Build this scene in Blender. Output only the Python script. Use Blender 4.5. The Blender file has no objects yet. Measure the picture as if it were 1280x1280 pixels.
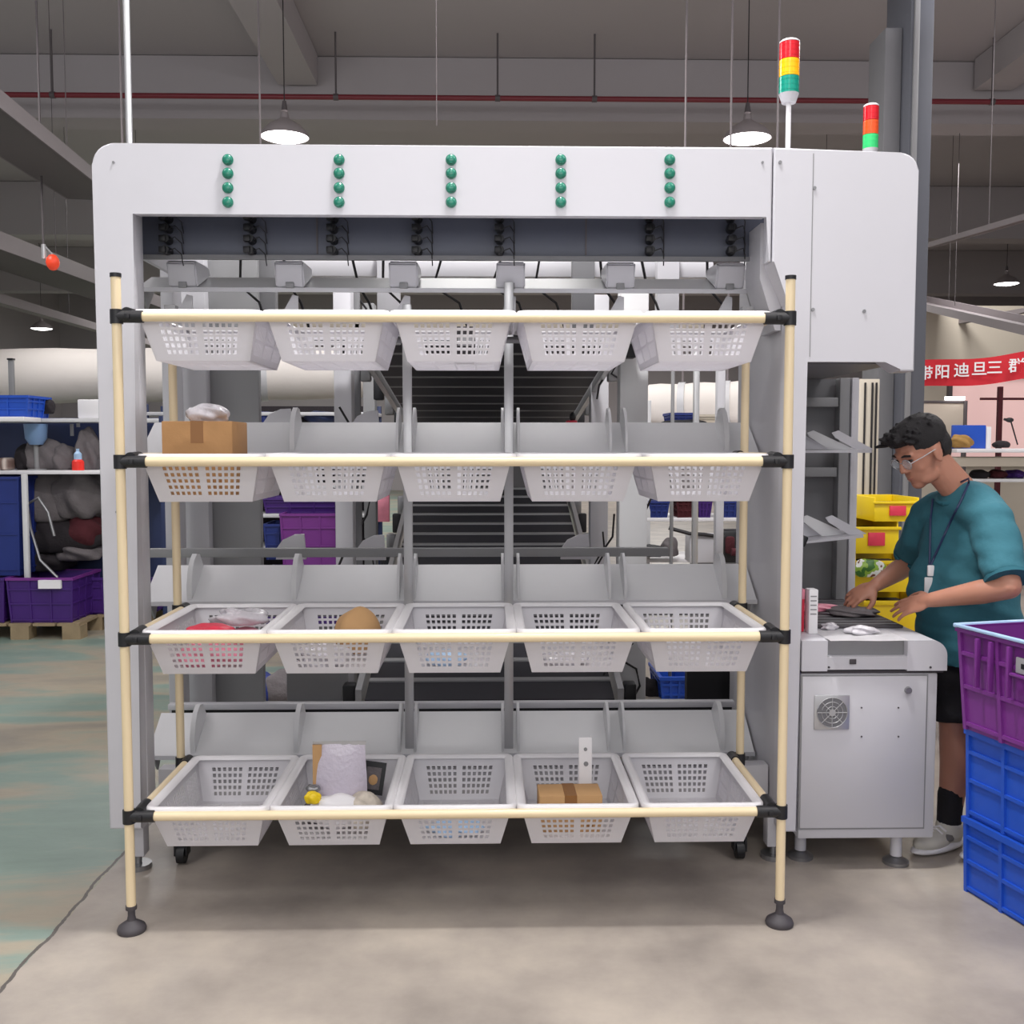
import bpy, bmesh, math, random
from mathutils import Vector, Matrix
random.seed(7)
C = bpy.context.scene.collection
R = math.radians
# ------------------------------------------------------------------ camera
YAW, PIT, H, F = R(1.25), R(3.75), 1.5, 1280.0
fw = Vector((math.sin(YAW)*math.cos(PIT), math.cos(YAW)*math.cos(PIT), -math.sin(PIT)))
rt = Vector((math.cos(YAW), -math.sin(YAW), 0)); upv = rt.cross(fw)
def at(x, y, Y):
    d = fw*F + rt*(x-640) + upv*(640-y)
    return Vector((Y*d.x/d.y, Y, H+Y*d.z/d.y))
cam = bpy.data.cameras.new('camera'); cam.sensor_width = 36; cam.lens = 36.0; cam.clip_end = 200
co = bpy.data.objects.new('camera', cam); C.objects.link(co)
co.location = (0, 0, H); co.rotation_euler = (R(90)-PIT, 0, -YAW)
bpy.context.scene.camera = co

# ------------------------------------------------------------------ materials
def lin(c):
    return tuple(((v/255)/12.92 if v/255 <= .04045 else ((v/255+.055)/1.055)**2.4) for v in c)
def nodes(name):
    m = bpy.data.materials.new(name); m.use_nodes = True
    return m, m.node_tree.nodes, m.node_tree.links, m.node_tree.nodes['Principled BSDF']
def mat(name, c, rough=.5, metal=0, var=.06, scale=6, bump=0, emit=0, trans=0, alpha=1, coat=0, sss=0):
    m, n, l, b = nodes(name)
    c = lin(c)
    tc = n.new('ShaderNodeTexCoord'); nz = n.new('ShaderNodeTexNoise'); nz.inputs['Scale'].default_value = scale
    nz.inputs['Detail'].default_value = 4
    l.new(tc.outputs['Object'], nz.inputs['Vector'])
    mx = n.new('ShaderNodeMix'); mx.data_type = 'RGBA'
    mx.inputs[6].default_value = (*[v*(1-var) for v in c], 1); mx.inputs[7].default_value = (*[min(1, v*(1+var)) for v in c], 1)
    l.new(nz.outputs['Fac'], mx.inputs[0]); l.new(mx.outputs[2], b.inputs['Base Color'])
    b.inputs['Roughness'].default_value = rough; b.inputs['Metallic'].default_value = metal
    if trans: b.inputs['Transmission Weight'].default_value = trans
    if alpha < 1: b.inputs['Alpha'].default_value = alpha
    if coat: b.inputs['Coat Weight'].default_value = coat
    if sss:
        b.inputs['Subsurface Weight'].default_value = sss; b.inputs['Subsurface Radius'].default_value = (.02, .008, .004)
    if emit:
        b.inputs['Emission Strength'].default_value = emit; l.new(mx.outputs[2], b.inputs['Emission Color'])
    if bump:
        bp = n.new('ShaderNodeBump'); bp.inputs['Strength'].default_value = bump; bp.inputs['Distance'].default_value = .01
        nb = n.new('ShaderNodeTexNoise'); nb.inputs['Scale'].default_value = scale*6
        l.new(tc.outputs['Object'], nb.inputs['Vector'])
        l.new(nb.outputs['Fac'], bp.inputs['Height']); l.new(bp.outputs['Normal'], b.inputs['Normal'])
    return m
M = dict(
 shell=mat('powder_coated_white', (203,202,208), .38, var=.02, scale=2),
 shell2=mat('powder_coated_grey_white', (197,196,201), .4, var=.03, scale=3),
 chute=mat('chute_sheet_grey', (212,212,214), .36, var=.07, scale=4),
 grey=mat('frame_grey', (140,140,142), .5, var=.06),
 midgrey=mat('panel_grey', (118,118,121), .5, var=.06, scale=2),
 slate=mat('slate_panel', (84,88,102), .42, var=.08, scale=2),
 alu=mat('aluminium', (190,190,192), .35, .6, var=.05),
 steel=mat('galvanised_steel', (150,150,152), .35, .8, var=.15, scale=20),
 black=mat('black_plastic', (26,26,30), .45, var=.2, scale=10),
 rubber=mat('dark_grey_rubber', (70,66,70), .6, var=.15, scale=12),
 belt=mat('dark_belt', (44,43,50), .55, var=.2, scale=5),
 beige=mat('cream_coated_pipe', (236,216,178), .35, var=.05, scale=3, coat=.2),
 green=mat('green_cap', (10,124,100), .3, var=.25, scale=60, coat=.5),
 white=mat('white_plastic', (236,234,236), .4, var=.02),
 red=mat('red_lens', (200,22,36), .2, var=.15, scale=12, emit=.12, coat=.5),
 amber=mat('amber_lens', (255,176,10), .2, var=.1, scale=12, emit=.25, coat=.5),
 glens=mat('green_lens', (12,140,120), .2, var=.15, scale=12, emit=.1, coat=.5),
 orange=mat('orange_lens', (220,80,30), .2, var=.15, scale=12, emit=.12, coat=.5),
 glens2=mat('pale_green_lens', (50,190,110), .2, var=.15, scale=12, emit=.15, coat=.5),
 card=mat('brown_cardboard', (176,132,86), .8, var=.08, scale=8, bump=.1),
 card2=mat('pale_cardboard', (198,156,108), .8, var=.08, scale=8),
 tape=mat('packing_tape', (150,104,60), .3, var=.05),
 paper=mat('white_paper', (240,238,240), .7, var=.03),
 pink=mat('pink_film', (236,140,160), .4, var=.35, scale=14, bump=.3),
 redfilm=mat('red_film', (226,60,84), .4, var=.25, scale=14),
 bluefilm=mat('pale_blue_film', (170,200,232), .35, var=.2, scale=12),
 film=mat('clear_white_film', (228,224,230), .22, var=.06, scale=10, bump=.4, trans=.25, coat=.4),
 grn=mat('green_print', (96,150,60), .4, var=.5, scale=20),
 yellow=mat('yellow_plastic', (240,206,20), .4, var=.06),
 purple=mat('purple_plastic', (118,48,134), .42, var=.1, scale=5),
 dpurple=mat('dark_purple_plastic', (66,30,112), .45, var=.2, scale=5),
 blue=mat('blue_plastic', (32,82,190), .42, var=.08, scale=5),
 dblue=mat('dark_blue_plastic', (30,48,120), .5, var=.25, scale=4),
 navy=mat('navy_steel', (38,50,88), .5, var=.3, scale=3),
 wood=mat('pallet_wood', (150,132,104), .8, var=.25, scale=12, bump=.3),
 cloth=mat('grey_cloth', (108,102,104), .9, var=.35, scale=9, bump=.5),
 dcloth=mat('dark_cloth', (38,33,37), .9, var=.4, scale=9, bump=.4),
 maroon=mat('maroon_cloth', (74,24,32), .9, var=.3, scale=9, bump=.4),
 duct=mat('white_duct_fabric', (238,231,224), .75, var=.06, scale=1.5, bump=.15),
 bannerred=mat('banner_red', (206,28,44), .6, var=.12, scale=1.2),
 pipe=mat('red_sprinkler_pipe', (120,38,48), .4, var=.1),
 lampglow=mat('lamp_glow', (255,252,250), .5, var=0, emit=9),
 lampmetal=mat('lamp_metal', (158,150,152), .4, .3, var=.1),
 concrete=mat('painted_concrete', (172,166,168), .85, var=.06, scale=.6),
 tray=mat('cable_tray_steel', (136,128,130), .55, .2, var=.15, scale=1),
 trayd=mat('dark_tray', (92,86,88), .6, .1, var=.15, scale=1),
 col=mat('column_grey', (96,98,106), .7, var=.06, scale=1.5),
 cream=mat('cream_panel', (206,196,180), .7, var=.05, scale=1),
 winglow=mat('window_glow', (236,196,192), .6, var=.08, scale=.5, emit=.45),
 wire=mat('black_cable', (30,28,32), .5, var=.1),
 skin=mat('skin', (182,128,106), .5, var=.06, scale=20, sss=.12),
 hair=mat('black_hair', (22,19,22), .55, var=.4, scale=60, bump=.6),
 teal=mat('teal_cotton', (50,108,122), .85, var=.08, scale=7, bump=.25),
 teald=mat('teal_rib', (38,98,112), .85, var=.08, scale=12),
 blackc=mat('black_cotton', (24,22,27), .85, var=.2, scale=12, bump=.2),
 shoe=mat('white_shoe_leather', (204,200,190), .6, var=.15, scale=18),
 shoeg=mat('grey_shoe_mesh', (120,116,112), .7, var=.3, scale=40),
 glass=mat('clear_lens', (235,240,245), .05, var=0, alpha=.25),
 eye=mat('eye_dark', (30,22,20), .2, var=.1),
 lips=mat('lip_skin', (172,104,94), .5, var=.05),
 straw=mat('straw_brown', (170,132,74), .9, var=.3, scale=14, bump=.5),
 stripe=mat('striped_cotton', (196,176,160), .9, var=.1),
)
# translucent basket plastic
m, n, l, b = nodes('translucent_white_basket')
b.inputs['Base Color'].default_value = (*lin((234,232,236)), 1); b.inputs['Roughness'].default_value = .38
tr = n.new('ShaderNodeBsdfTranslucent'); tr.inputs['Color'].default_value = (*lin((236,234,238)), 1)
nz = n.new('ShaderNodeTexNoise'); nz.inputs['Scale'].default_value = 8
mr = n.new('ShaderNodeMapRange'); mr.inputs['To Min'].default_value = .28; mr.inputs['To Max'].default_value = .42
mx = n.new('ShaderNodeMixShader'); l.new(nz.outputs['Fac'], mr.inputs['Value']); l.new(mr.outputs[0], mx.inputs[0])
l.new(b.outputs[0], mx.inputs[1]); l.new(tr.outputs[0], mx.inputs[2]); l.new(mx.outputs[0], n['Material Output'].inputs['Surface'])
M['basket'] = m
m, n, l, b = nodes('printed_film')
tc = n.new('ShaderNodeTexCoord'); nz = n.new('ShaderNodeTexNoise'); nz.inputs['Scale'].default_value = 16; l.new(tc.outputs['Object'], nz.inputs['Vector'])
rp = n.new('ShaderNodeValToRGB'); l.new(nz.outputs['Fac'], rp.inputs[0]); rp.color_ramp.interpolation = 'CONSTANT'
for i, (p_, c_) in enumerate(((0, (60,110,40)), (.42, (140,176,60)), (.52, (226,228,222)), (.62, (120,70,50)))):
    k = rp.color_ramp.elements[i] if i < 2 else rp.color_ramp.elements.new(p_)
    k.position = p_; k.color = (*lin(c_), 1)
l.new(rp.outputs[0], b.inputs['Base Color']); b.inputs['Roughness'].default_value = .35; M['print'] = m
# floor : grey beige concrete, green painted zone to the left, worn
m, n, l, b = nodes('worn_factory_floor')
tc = n.new('ShaderNodeTexCoord'); sp = n.new('ShaderNodeSeparateXYZ'); l.new(tc.outputs['Object'], sp.inputs[0])
def noise(scale, det=6, dist=0, vec=None, rough=.6):
    q = n.new('ShaderNodeTexNoise'); q.inputs['Scale'].default_value = scale; q.inputs['Detail'].default_value = det
    q.inputs['Distortion'].default_value = dist; q.inputs['Roughness'].default_value = rough
    l.new(vec or tc.outputs['Object'], q.inputs['Vector']); return q
def ramp(src, stops):
    r = n.new('ShaderNodeValToRGB'); l.new(src, r.inputs[0]); e = r.color_ramp.elements
    for i, (p_, c_) in enumerate(stops):
        k = e[i] if i < 2 else e.new(p_)
        k.position = p_; k.color = (*lin(c_), 1)
    return r
def mixc(f, a, b_):
    q = n.new('ShaderNodeMix'); q.data_type = 'RGBA'
    l.new(f, q.inputs[0]); l.new(a, q.inputs[6]); l.new(b_, q.inputs[7]); return q
def math_(op, a, v=None, c2=None):
    q = n.new('ShaderNodeMath'); q.operation = op
    if hasattr(a, 'is_linked'): l.new(a, q.inputs[0])
    else: q.inputs[0].default_value = a
    if v is not None:
        if hasattr(v, 'is_linked'): l.new(v, q.inputs[1])
        else: q.inputs[1].default_value = v
    return q.outputs[0]
base = ramp(noise(2.2, 8).outputs['Fac'], [(.3, (134,126,119)), (.5, (157,148,139)), (.7, (176,166,154))])
mp = n.new('ShaderNodeMapping'); mp.inputs['Scale'].default_value = (.35, 1.1, 1); l.new(tc.outputs['Object'], mp.inputs[0])
gr = ramp(noise(1.7, 7, .4, mp.outputs[0]).outputs['Fac'], [(.36, (118,136,126)), (.47, (128,146,136)), (.56, (160,150,132)), (.66, (142,136,124))])
edge = math_('LESS_THAN', math_('ADD', sp.outputs['X'], math_('MULTIPLY', noise(3).outputs['Fac'], .05)), -1.32)
c1 = mixc(edge, base.outputs[0], gr.outputs[0])
# joint line
jl = math_('LESS_THAN', math_('ABSOLUTE', math_('ADD', math_('ADD', sp.outputs['X'], math_('MULTIPLY', noise(5).outputs['Fac'], .05)), 1.325)), .006)
dk = n.new('ShaderNodeRGB'); dk.outputs[0].default_value = (*lin((84,78,74)), 1)
c2 = mixc(jl, c1.outputs[2], dk.outputs[0])
l.new(c2.outputs[2], b.inputs['Base Color'])
rr = n.new('ShaderNodeMapRange'); rr.inputs['To Min'].default_value = .28; rr.inputs['To Max'].default_value = .55
l.new(noise(4, 5).outputs['Fac'], rr.inputs['Value']); l.new(rr.outputs[0], b.inputs['Roughness'])
bp = n.new('ShaderNodeBump'); bp.inputs['Strength'].default_value = .12; bp.inputs['Distance'].default_value = .01
l.new(noise(14).outputs['Fac'], bp.inputs['Height']); l.new(bp.outputs[0], b.inputs['Normal'])
M['floor'] = m
# striped cloth : wave
m, n, l, b = nodes('striped_cloth'); w = n.new('ShaderNodeTexWave'); w.inputs['Scale'].default_value = 6
tc = n.new('ShaderNodeTexCoord'); l.new(tc.outputs['Object'], w.inputs[0])
rp = n.new('ShaderNodeValToRGB'); rp.color_ramp.elements[0].color = (*lin((120,96,88)), 1); rp.color_ramp.elements[1].color = (*lin((214,200,190)), 1)
l.new(w.outputs['Fac'], rp.inputs[0]); l.new(rp.outputs[0], b.inputs['Base Color']); M['stripe'] = m

# ------------------------------------------------------------------ mesh builder
ORG = {}
class MB:
    def __init__(s): s.bm = bmesh.new(); s.mi = 0
    def _mark(s, n0):
        s.bm.faces.ensure_lookup_table()
        for f in s.bm.faces[n0:]: f.material_index = s.mi
    def box(s, x0, x1, y0, y1, z0, z1, bev=0, seg=2, mtx=None):
        n0 = len(s.bm.faces)
        m_ = Matrix.Translation(((x0+x1)/2, (y0+y1)/2, (z0+z1)/2)) @ Matrix.Diagonal((abs(x1-x0), abs(y1-y0), abs(z1-z0), 1))
        if mtx is not None: m_ = mtx @ m_
        r = bmesh.ops.create_cube(s.bm, size=1, matrix=m_)
        if bev:
            es = list({e for v in r['verts'] for e in v.link_edges})
            bmesh.ops.bevel(s.bm, geom=es, offset=bev, segments=seg, affect='EDGES', profile=.5)
            n0 = min(n0, len(s.bm.faces))
            s.bm.faces.ensure_lookup_table()
        s._mark(n0); return s
    def cyl(s, p0, p1, r0, r1=None, seg=16, caps=True):
        n0 = len(s.bm.faces)
        p0 = Vector(p0); p1 = Vector(p1); d = p1-p0; L = d.length
        if L < 1e-6: return s
        q = d.to_track_quat('Z', 'Y').to_matrix().to_4x4()
        bmesh.ops.create_cone(s.bm, cap_ends=caps, segments=seg, radius1=r0, radius2=r0 if r1 is None else r1, depth=L,
                              matrix=Matrix.Translation((p0+p1)/2) @ q)
        s._mark(n0); return s
    def ball(s, c, r, mtx=None, sub=2):
        n0 = len(s.bm.faces)
        if not hasattr(r, '__len__'): r = (r, r, r)
        m_ = Matrix.Translation(Vector(c)) @ (mtx if mtx is not None else Matrix.Identity(4)) @ Matrix.Diagonal((*r, 1))
        bmesh.ops.create_icosphere(s.bm, subdivisions=sub, radius=1, matrix=m_)
        s._mark(n0); return s
    def limb(s, p0, p1, r0, r1, seg=20):
        s.cyl(p0, p1, r0, r1, seg); s.ball(p0, r0); s.ball(p1, r1); return s
    def tube(s, pts, r, seg=10):
        pts = [Vector(p) for p in pts]; n0 = len(s.bm.faces); rings = []
        up = Vector((0, 0, 1))
        for i, p in enumerate(pts):
            t = (pts[min(i+1, len(pts)-1)]-pts[max(i-1, 0)]).normalized()
            a = t.cross(up)
            if a.length < .05: a = t.cross(Vector((1, 0, 0)))
            a.normalize(); b_ = t.cross(a)
            rr_ = r[i] if hasattr(r, '__len__') else r
            rings.append([s.bm.verts.new(p+(a*math.cos(k*2*math.pi/seg)+b_*math.sin(k*2*math.pi/seg))*rr_) for k in range(seg)])
        for i in range(len(rings)-1):
            for k in range(seg):
                s.bm.faces.new((rings[i][k], rings[i][(k+1) % seg], rings[i+1][(k+1) % seg], rings[i+1][k]))
        s.bm.faces.new(rings[0][::-1]); s.bm.faces.new(rings[-1]); s._mark(n0); return s
    def lathe(s, prof, c=(0, 0, 0), seg=24):
        n0 = len(s.bm.faces); c = Vector(c); rings = []
        for r_, z in prof:
            r_ = max(r_, 1e-4)
            rings.append([s.bm.verts.new(c+Vector((r_*math.cos(k*2*math.pi/seg), r_*math.sin(k*2*math.pi/seg), z))) for k in range(seg)])
        for i in range(len(rings)-1):
            for k in range(seg):
                s.bm.faces.new((rings[i][k], rings[i][(k+1) % seg], rings[i+1][(k+1) % seg], rings[i+1][k]))
        s._mark(n0); return s
    def prism(s, pts, axis, a, b_):
        """pts: 2d outline in the two remaining axes (x,z for 'y'; y,z for 'x'; x,y for 'z')"""
        n0 = len(s.bm.faces)
        f3 = {'y': lambda p, t: (p[0], t, p[1]), 'x': lambda p, t: (t, p[0], p[1]), 'z': lambda p, t: (p[0], p[1], t)}[axis]
        A = [s.bm.verts.new(f3(p, a)) for p in pts]; B = [s.bm.verts.new(f3(p, b_)) for p in pts]
        k = len(pts)
        s.bm.faces.new(A); s.bm.faces.new(B[::-1])
        for i in range(k): s.bm.faces.new((A[i], B[i], B[(i+1) % k], A[(i+1) % k]))
        s._mark(n0); return s
    def quad(s, a, b_, c_, d_):
        n0 = len(s.bm.faces)
        s.bm.faces.new([s.bm.verts.new(v) for v in (a, b_, c_, d_)]); s._mark(n0); return s
    def build(s, name, mats, parent=None, org=None, smooth=38):
        if org is None: org = ORG.get(parent.name, Vector()) if parent else Vector()
        org = Vector(org)
        bmesh.ops.translate(s.bm, verts=s.bm.verts, vec=-org)
        bmesh.ops.recalc_face_normals(s.bm, faces=s.bm.faces)
        for f in s.bm.faces: f.smooth = True
        me = bpy.data.meshes.new(name); s.bm.to_mesh(me); s.bm.free()
        for m_ in (mats if isinstance(mats, (list, tuple)) else [mats]): me.materials.append(M[m_] if isinstance(m_, str) else m_)
        me.set_sharp_from_angle(angle=R(smooth))
        o = bpy.data.objects.new(name, me); C.objects.link(o)
        if parent: o.parent = parent; ORG[o.name] = org
        else: o.location = org
        return o
def tag(o, label=None, cat=None, group=None, kind=None):
    if label: o['label'] = label
    if cat: o['category'] = cat
    if group: o['group'] = group
    if kind: o['kind'] = kind
    return o
def thing(name, label, cat, loc=(0, 0, 0), group=None):
    o = bpy.data.objects.new(name, None); C.objects.link(o); o.location = loc; o.empty_display_size = .1
    ORG[o.name] = Vector(loc); return tag(o, label, cat, group)
def copy_tree(o, parent=None):
    c = o.copy(); C.objects.link(c)
    if parent: c.parent = parent
    for ch in list(o.children): copy_tree(ch, c)
    return c
def arc(cx, cz, r, a0, a1, k=6):
    return [(cx+r*math.cos(R(a0+(a1-a0)*i/k)), cz+r*math.sin(R(a0+(a1-a0)*i/k))) for i in range(k+1)]
def struct(mb, name, m_): return tag(mb.build(name, m_), kind='structure')

# ------------------------------------------------------------------ setting
struct(MB().box(-14, 18, -3, 34, -.2, 0), 'floor', 'floor')
struct(MB().box(-14, 18, -3, 34, 6.5, 6.7), 'ceiling', 'concrete')
struct(MB().box(-30, 34, 34, 34.2, 0, 6.5), 'wall_back', 'concrete')
struct(MB().box(-14.2, -14, 14, 33.99, 0.001, 6.49), 'wall_left', 'concrete')
struct(MB().box(18, 18.2, 11, 33.99, 0.001, 6.49), 'wall_right', 'concrete')
for i, (y0, z0, t) in enumerate(((13.6, 5.7, .5), (20, 5.5, .5), (26.5, 5.4, .5))):
    struct(MB().box(-13.98, 17.98, y0, y0+t, z0, 6.49), 'trim_%d' % (i+1), 'concrete')
struct(MB().box(-2.7, -2.2, -2.9, 13.5, 6.1, 6.49), 'trim_4', 'concrete')
struct(MB().box(6.3, 6.8, -2.9, 13.5, 6.1, 6.49), 'trim_5', 'concrete')
# lit partition with windows far right
wy = 15.5
struct(MB().box(6.2, 17.9, wy, wy+.15, 0, 3.6), 'wall_partition', 'cream')
for i, x in enumerate((7.0, 8.55)):
    w_ = struct(MB().box(x-.02, x+1.25, wy-.05, wy-.002, 1.25, 2.5), 'window_%d' % (i+1), 'winglow')
    f_ = MB()
    f_.box(x-.06, x, wy-.08, wy-.01, 1.2, 2.55).box(x+1.23, x+1.29, wy-.08, wy-.01, 1.2, 2.55).box(x-.06, x+1.29, wy-.08, wy-.01, 2.5, 2.56).box(x-.06, x+1.29, wy-.1, wy-.01, 1.18, 1.25)
    f_.build('window_frame', 'trayd', w_)

# building column
cx0 = at(1098, 300, 8.2).x; cx1 = at(1132, 300, 8.0).x; cx2 = at(1161, 300, 8.0).x
cb = thing('building_column', 'dark grey square building column rising behind the right end of the white machine', 'column', (cx1, 8.3, 0))
MB().box(cx1, cx2, 8.0, 8.5, 0, 6.49, .01).build('column_shaft', 'col', cb)
MB().box(cx0, cx1-.002, 8.15, 8.5, 0, 4.75, .01).build('pilaster', 'midgrey', cb)
MB().box(cx1+.02, cx1+.06, 7.97, 7.999, .1, 6.4, .005).build('conduit', 'grey', cb)

# ceiling services
sp_ = thing('sprinkler_pipe', 'long dark red pipe running across below the ceiling', 'pipe', (0, 12.8, at(640, 123, 12.8).z))
zp = at(640, 123, 12.8).z
MB().cyl((-13.9, 12.8, zp), (17.9, 12.8, zp), .032).build('pipe_run', 'pipe', sp_)
for px in (66, 420, 622, 743, 1240):
    x = at(px, 123, 12.8).x
    MB().cyl((x, 12.8, zp), (x, 12.8, 6.49), .012, seg=8).cyl((x-.03, 12.8, zp), (x+.03, 12.8, zp), .04).build('hanger', 'trayd', sp_)

def lamp_proto():
    r = thing('bell_lamp', '', 'lamp')
    MB().lathe([(.04, .26), (.05, .2), (.09, .17), (.17, .125), (.235, .06), (.262, .01), (.265, 0), (.255, 0), (.2, .09), (.04, .17)], seg=32).build('lamp_shade', 'lampmetal', r)
    MB().lathe([(0, -.035), (.1, -.03), (.2, -.012), (.245, .004), (.0, .01)], seg=32).build('lamp_diffuser', 'lampglow', r)
    MB().cyl((0, 0, .28), (0, 0, .38), .035, .02).build('lamp_cap', 'trayd', r)
    MB().cyl((0, 0, .36), (0, 0, 1), .006, seg=8).build('suspension_rod', 'wire', r)
    return r
lp = lamp_proto(); first = True
for px, py, Y, s_, lab in ((356, 172, 11.2, 1, 'glowing bell lamp hanging above the left half of the machine header'),
                       (934, 174, 11.2, 1, 'glowing bell lamp hanging left of the tall red amber green signal light'),
                       (52, 411, 26, 1, 'distant glowing lamp hanging low at the left edge above the white duct'),
                       (170, 366*1.0, 24, 1, 'distant small lamp hidden mostly by the left top corner of the machine'),
                       (1258, 355, 22, 1, 'distant glowing lamp at upper right above the red banner'),
                       (1160, 428, 29, 1, 'farthest small glowing lamp just right of the dark column above the banner'),
                       (1212, 362, 30, 1, 'dim far lamp between the column and the right edge of the picture')):
    if px in (170,): continue
    p = at(px, py, Y); o = lp if first else copy_tree(lp); first = False
    o.location = p; o['label'] = lab; o['group'] = 'bell lamps under the ceiling'
    for ch in o.children:
        if ch.name.startswith('suspension_rod'):
            ch.scale = (1, 1, 1); ch.data = ch.data.copy()
            for v in ch.data.vertices:
                if v.co.z > .9: v.co.z = 6.49-p.z
# faint white dome lamp behind the header
p = at(546, 182, 7.5)
dl = thing('dome_lamp', 'pale unlit dome lampshade peeking over the middle of the machine header', 'lamp', p)
MB().lathe([(.02, .15), (.07, .14), (.12, .1), (.14, .04), (.145, -.02), (.14, -.02), (.1, .08), (.02, .12)]).build('lamp_shade', 'white', dl)
MB().cyl(p+Vector((0, 0, .14)), (p.x, p.y, 6.49), .003, seg=8).build('suspension_rod', 'tray', dl)

# overhead trays running into the hall on the left
def tray_run(name, px0, py0, Y0, px1, py1, Y1, w, h_, mt, label, cat='cable tray'):
    a, b_ = at(px0, py0, Y0), at(px1, py1, Y1); d = (b_-a)
    r = thing(name, label, cat, a)
    side = Vector((0, 0, 1)).cross(d).normalized(); q = Matrix((d.normalized(), side, d.normalized().cross(side))).transposed().to_4x4()
    mt_ = Matrix.Translation(a) @ q; L = d.length
    MB().box(0, L, -w/2, w/2, 0, .01, mtx=mt_).build('tray_base', mt, r)
    MB().box(0, L, -w/2-.01, -w/2+.01, 0, h_, mtx=mt_).build('tray_side', 'tray', r)
    MB().box(0, L, w/2-.01, w/2+.01, 0, h_, mtx=mt_).build('tray_side', 'tray', r)
    k = 3
    for i in range(k):
        p = a+d*((i+.5)/k)
        MB().cyl(p+Vector((0, 0, h_)), (p.x, p.y, 6.48), .004, seg=6).build('hanger_rod', 'trayd', r)
    return r
tray_run('cable_tray', -330, -60, 4.2, 116, 250, 11, .5, .12, 'trayd', 'topmost wide cable tray sloping down towards the machine at upper left')
tray_run('cable_tray', -300, 225, 6.5, 210, 396, 17, .6, .16, 'trayd', 'middle cable tray under the ceiling at left behind the orange lantern')
tray_run('conduit_run', -200, 325, 8, 200, 436, 20, .12, .1, 'tray', 'thin pale conduit run lowest at upper left above the white duct', 'conduit')
tray_run('cable_tray', 1330, 262, 8, 1000, 356, 16, .06, .05, 'trayd', 'dark thin conduit run rising to the right edge above the banner', 'conduit')
tray_run('cable_tray', 1360, 430, 10, 1100, 370, 18, .5, .1, 'tray', 'wide pale tray descending to the right edge above the banner')
tray_run('cable_tray', 1360, 378, 12, 1080, 425, 20, .08, .06, 'trayd', 'lower dark conduit rising to the right just above the banner', 'conduit')

# orange lantern / alarm
p = at(66, 328, 9.5)
ol = thing('hanging_lantern', 'small round orange lantern hanging from a thin rod at upper left', 'lantern', p)
MB().ball(p, (.06, .06, .075)).build('lantern_body', mat('orange_lantern', (232,70,40), .4, emit=.3), ol)
MB().cyl(p+Vector((-.08, 0, .03)), p+Vector((-.08, 0, .16)), .02).cyl(p+Vector((-.08, 0, .16)), p+Vector((0, 0, .07)), .008, seg=6).build('lantern_bracket', 'alu', ol)
MB().cyl(p+Vector((-.08, 0, .16)), (p.x-.08, p.y, 6.49), .01, seg=8).build('suspension_rod', 'trayd', ol)

# ------------------------------------------------------------------ the sorting machine
FY = 3.5
sm = thing('sorting_machine', 'large white parcel sorting machine with rows of slanted chutes and green buttons', 'machine', (-.03, 4.2, 0))
Lx, Rx, Tz = -1.32, .955, 2.5
fp = [(Lx, .17)] + arc(Lx+.07, Tz-.07, .07, 180, 90) + [(Rx, Tz), (Rx, 2.12), (.942, 2.12), (.942, 2.275), (-1.195, 2.275), (-1.205, .17)]
def bevelled_prism(pts, a, b_, bev, name, mt, parent):
    mb = MB(); mb.prism(pts, 'y', a, b_)
    mb.bm.edges.ensure_lookup_table(); mb.bm.faces.ensure_lookup_table()
    es = [e for e in mb.bm.edges if all(abs(v.co.y-a) < 1e-5 for v in e.verts)]
    bmesh.ops.bevel(mb.bm, geom=es, offset=bev, segments=2, affect='EDGES', profile=.5)
    return mb.build(name, mt, parent, smooth=12)
ff = bevelled_prism(fp, FY, FY+.05, .006, 'front_fascia', 'shell', sm)
# left side cover with rounded edge
MB().box(Lx+.001, -1.2, FY+.051, FY+.13, .171, 2.43, .003).build('side_cover', 'shell', sm)
MB().box(Lx+.001, Lx+.02, FY+.131, 4.3, 2.2, 2.47, .003).build('side_cover', 'shell', sm)
# header soffit and top cover
MB().box(-1.19, .94, FY+.051, FY+.075, 2.277, 2.30).build('header_soffit', 'shell2', sm)
MB().box(-1.3, .95, FY+.051, 4.3, 2.44, 2.495, .006).build('top_cover', 'shell', sm)
# right hood
hp = [(.959, 2.12), (.959, Tz)] + arc(1.452-.06, Tz-.075, .06, 90, 0) + [(1.455, 1.752), (1.405, 1.752), (1.355, 1.789), (1.08, 1.789), (1.08, .14), (1.022, .14), (1.022, 1.98)]
rh = bevelled_prism(hp, FY, FY+.1, .006, 'right_fascia', 'shell', sm)
MB().box(1.09, 1.45, FY+.101, 4.5, 1.80, 2.44, .01).build('hood_body', 'shell2', sm)
MB().box(1.09, 1.44, FY+.12, 4.49, 1.785, 1.799).build('hood_underside', 'midgrey', sm)
MB().box(1.0915, 1.094, FY-.0012, FY-.0002, 1.80, 2.48).build('seam', 'grey', rh)
for px, py in ((1018, 235), (1016, 387), (1080, 389), (975, 203)):
    q = at(px, py, FY); MB().cyl((q.x, FY-.004, q.z), (q.x, FY, q.z), .006, seg=12).build('screw_head', 'steel', rh)
for px, py in ((142, 203), (953, 203), (143, 460), (146, 640), (158, 868)):
    q = at(px, py, FY); MB().cyl((q.x, FY-.004, q.z), (q.x, FY, q.z), .004, seg=12).build('screw_head', 'steel', ff)
# flared inner cheek at the right, and inner right wall
MB().prism([(.944, 2.27), (1.02, 2.27), (1.02, 1.9), (1.0, 1.9), (.944, 2.08)], 'y', FY+.101, FY+.3).build('inner_cheek', 'shell2', sm)
MB().box(1.024, 1.05, FY+.101, 4.22, .15, 2.2).build('inner_side_wall', 'shell2', sm)
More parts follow.
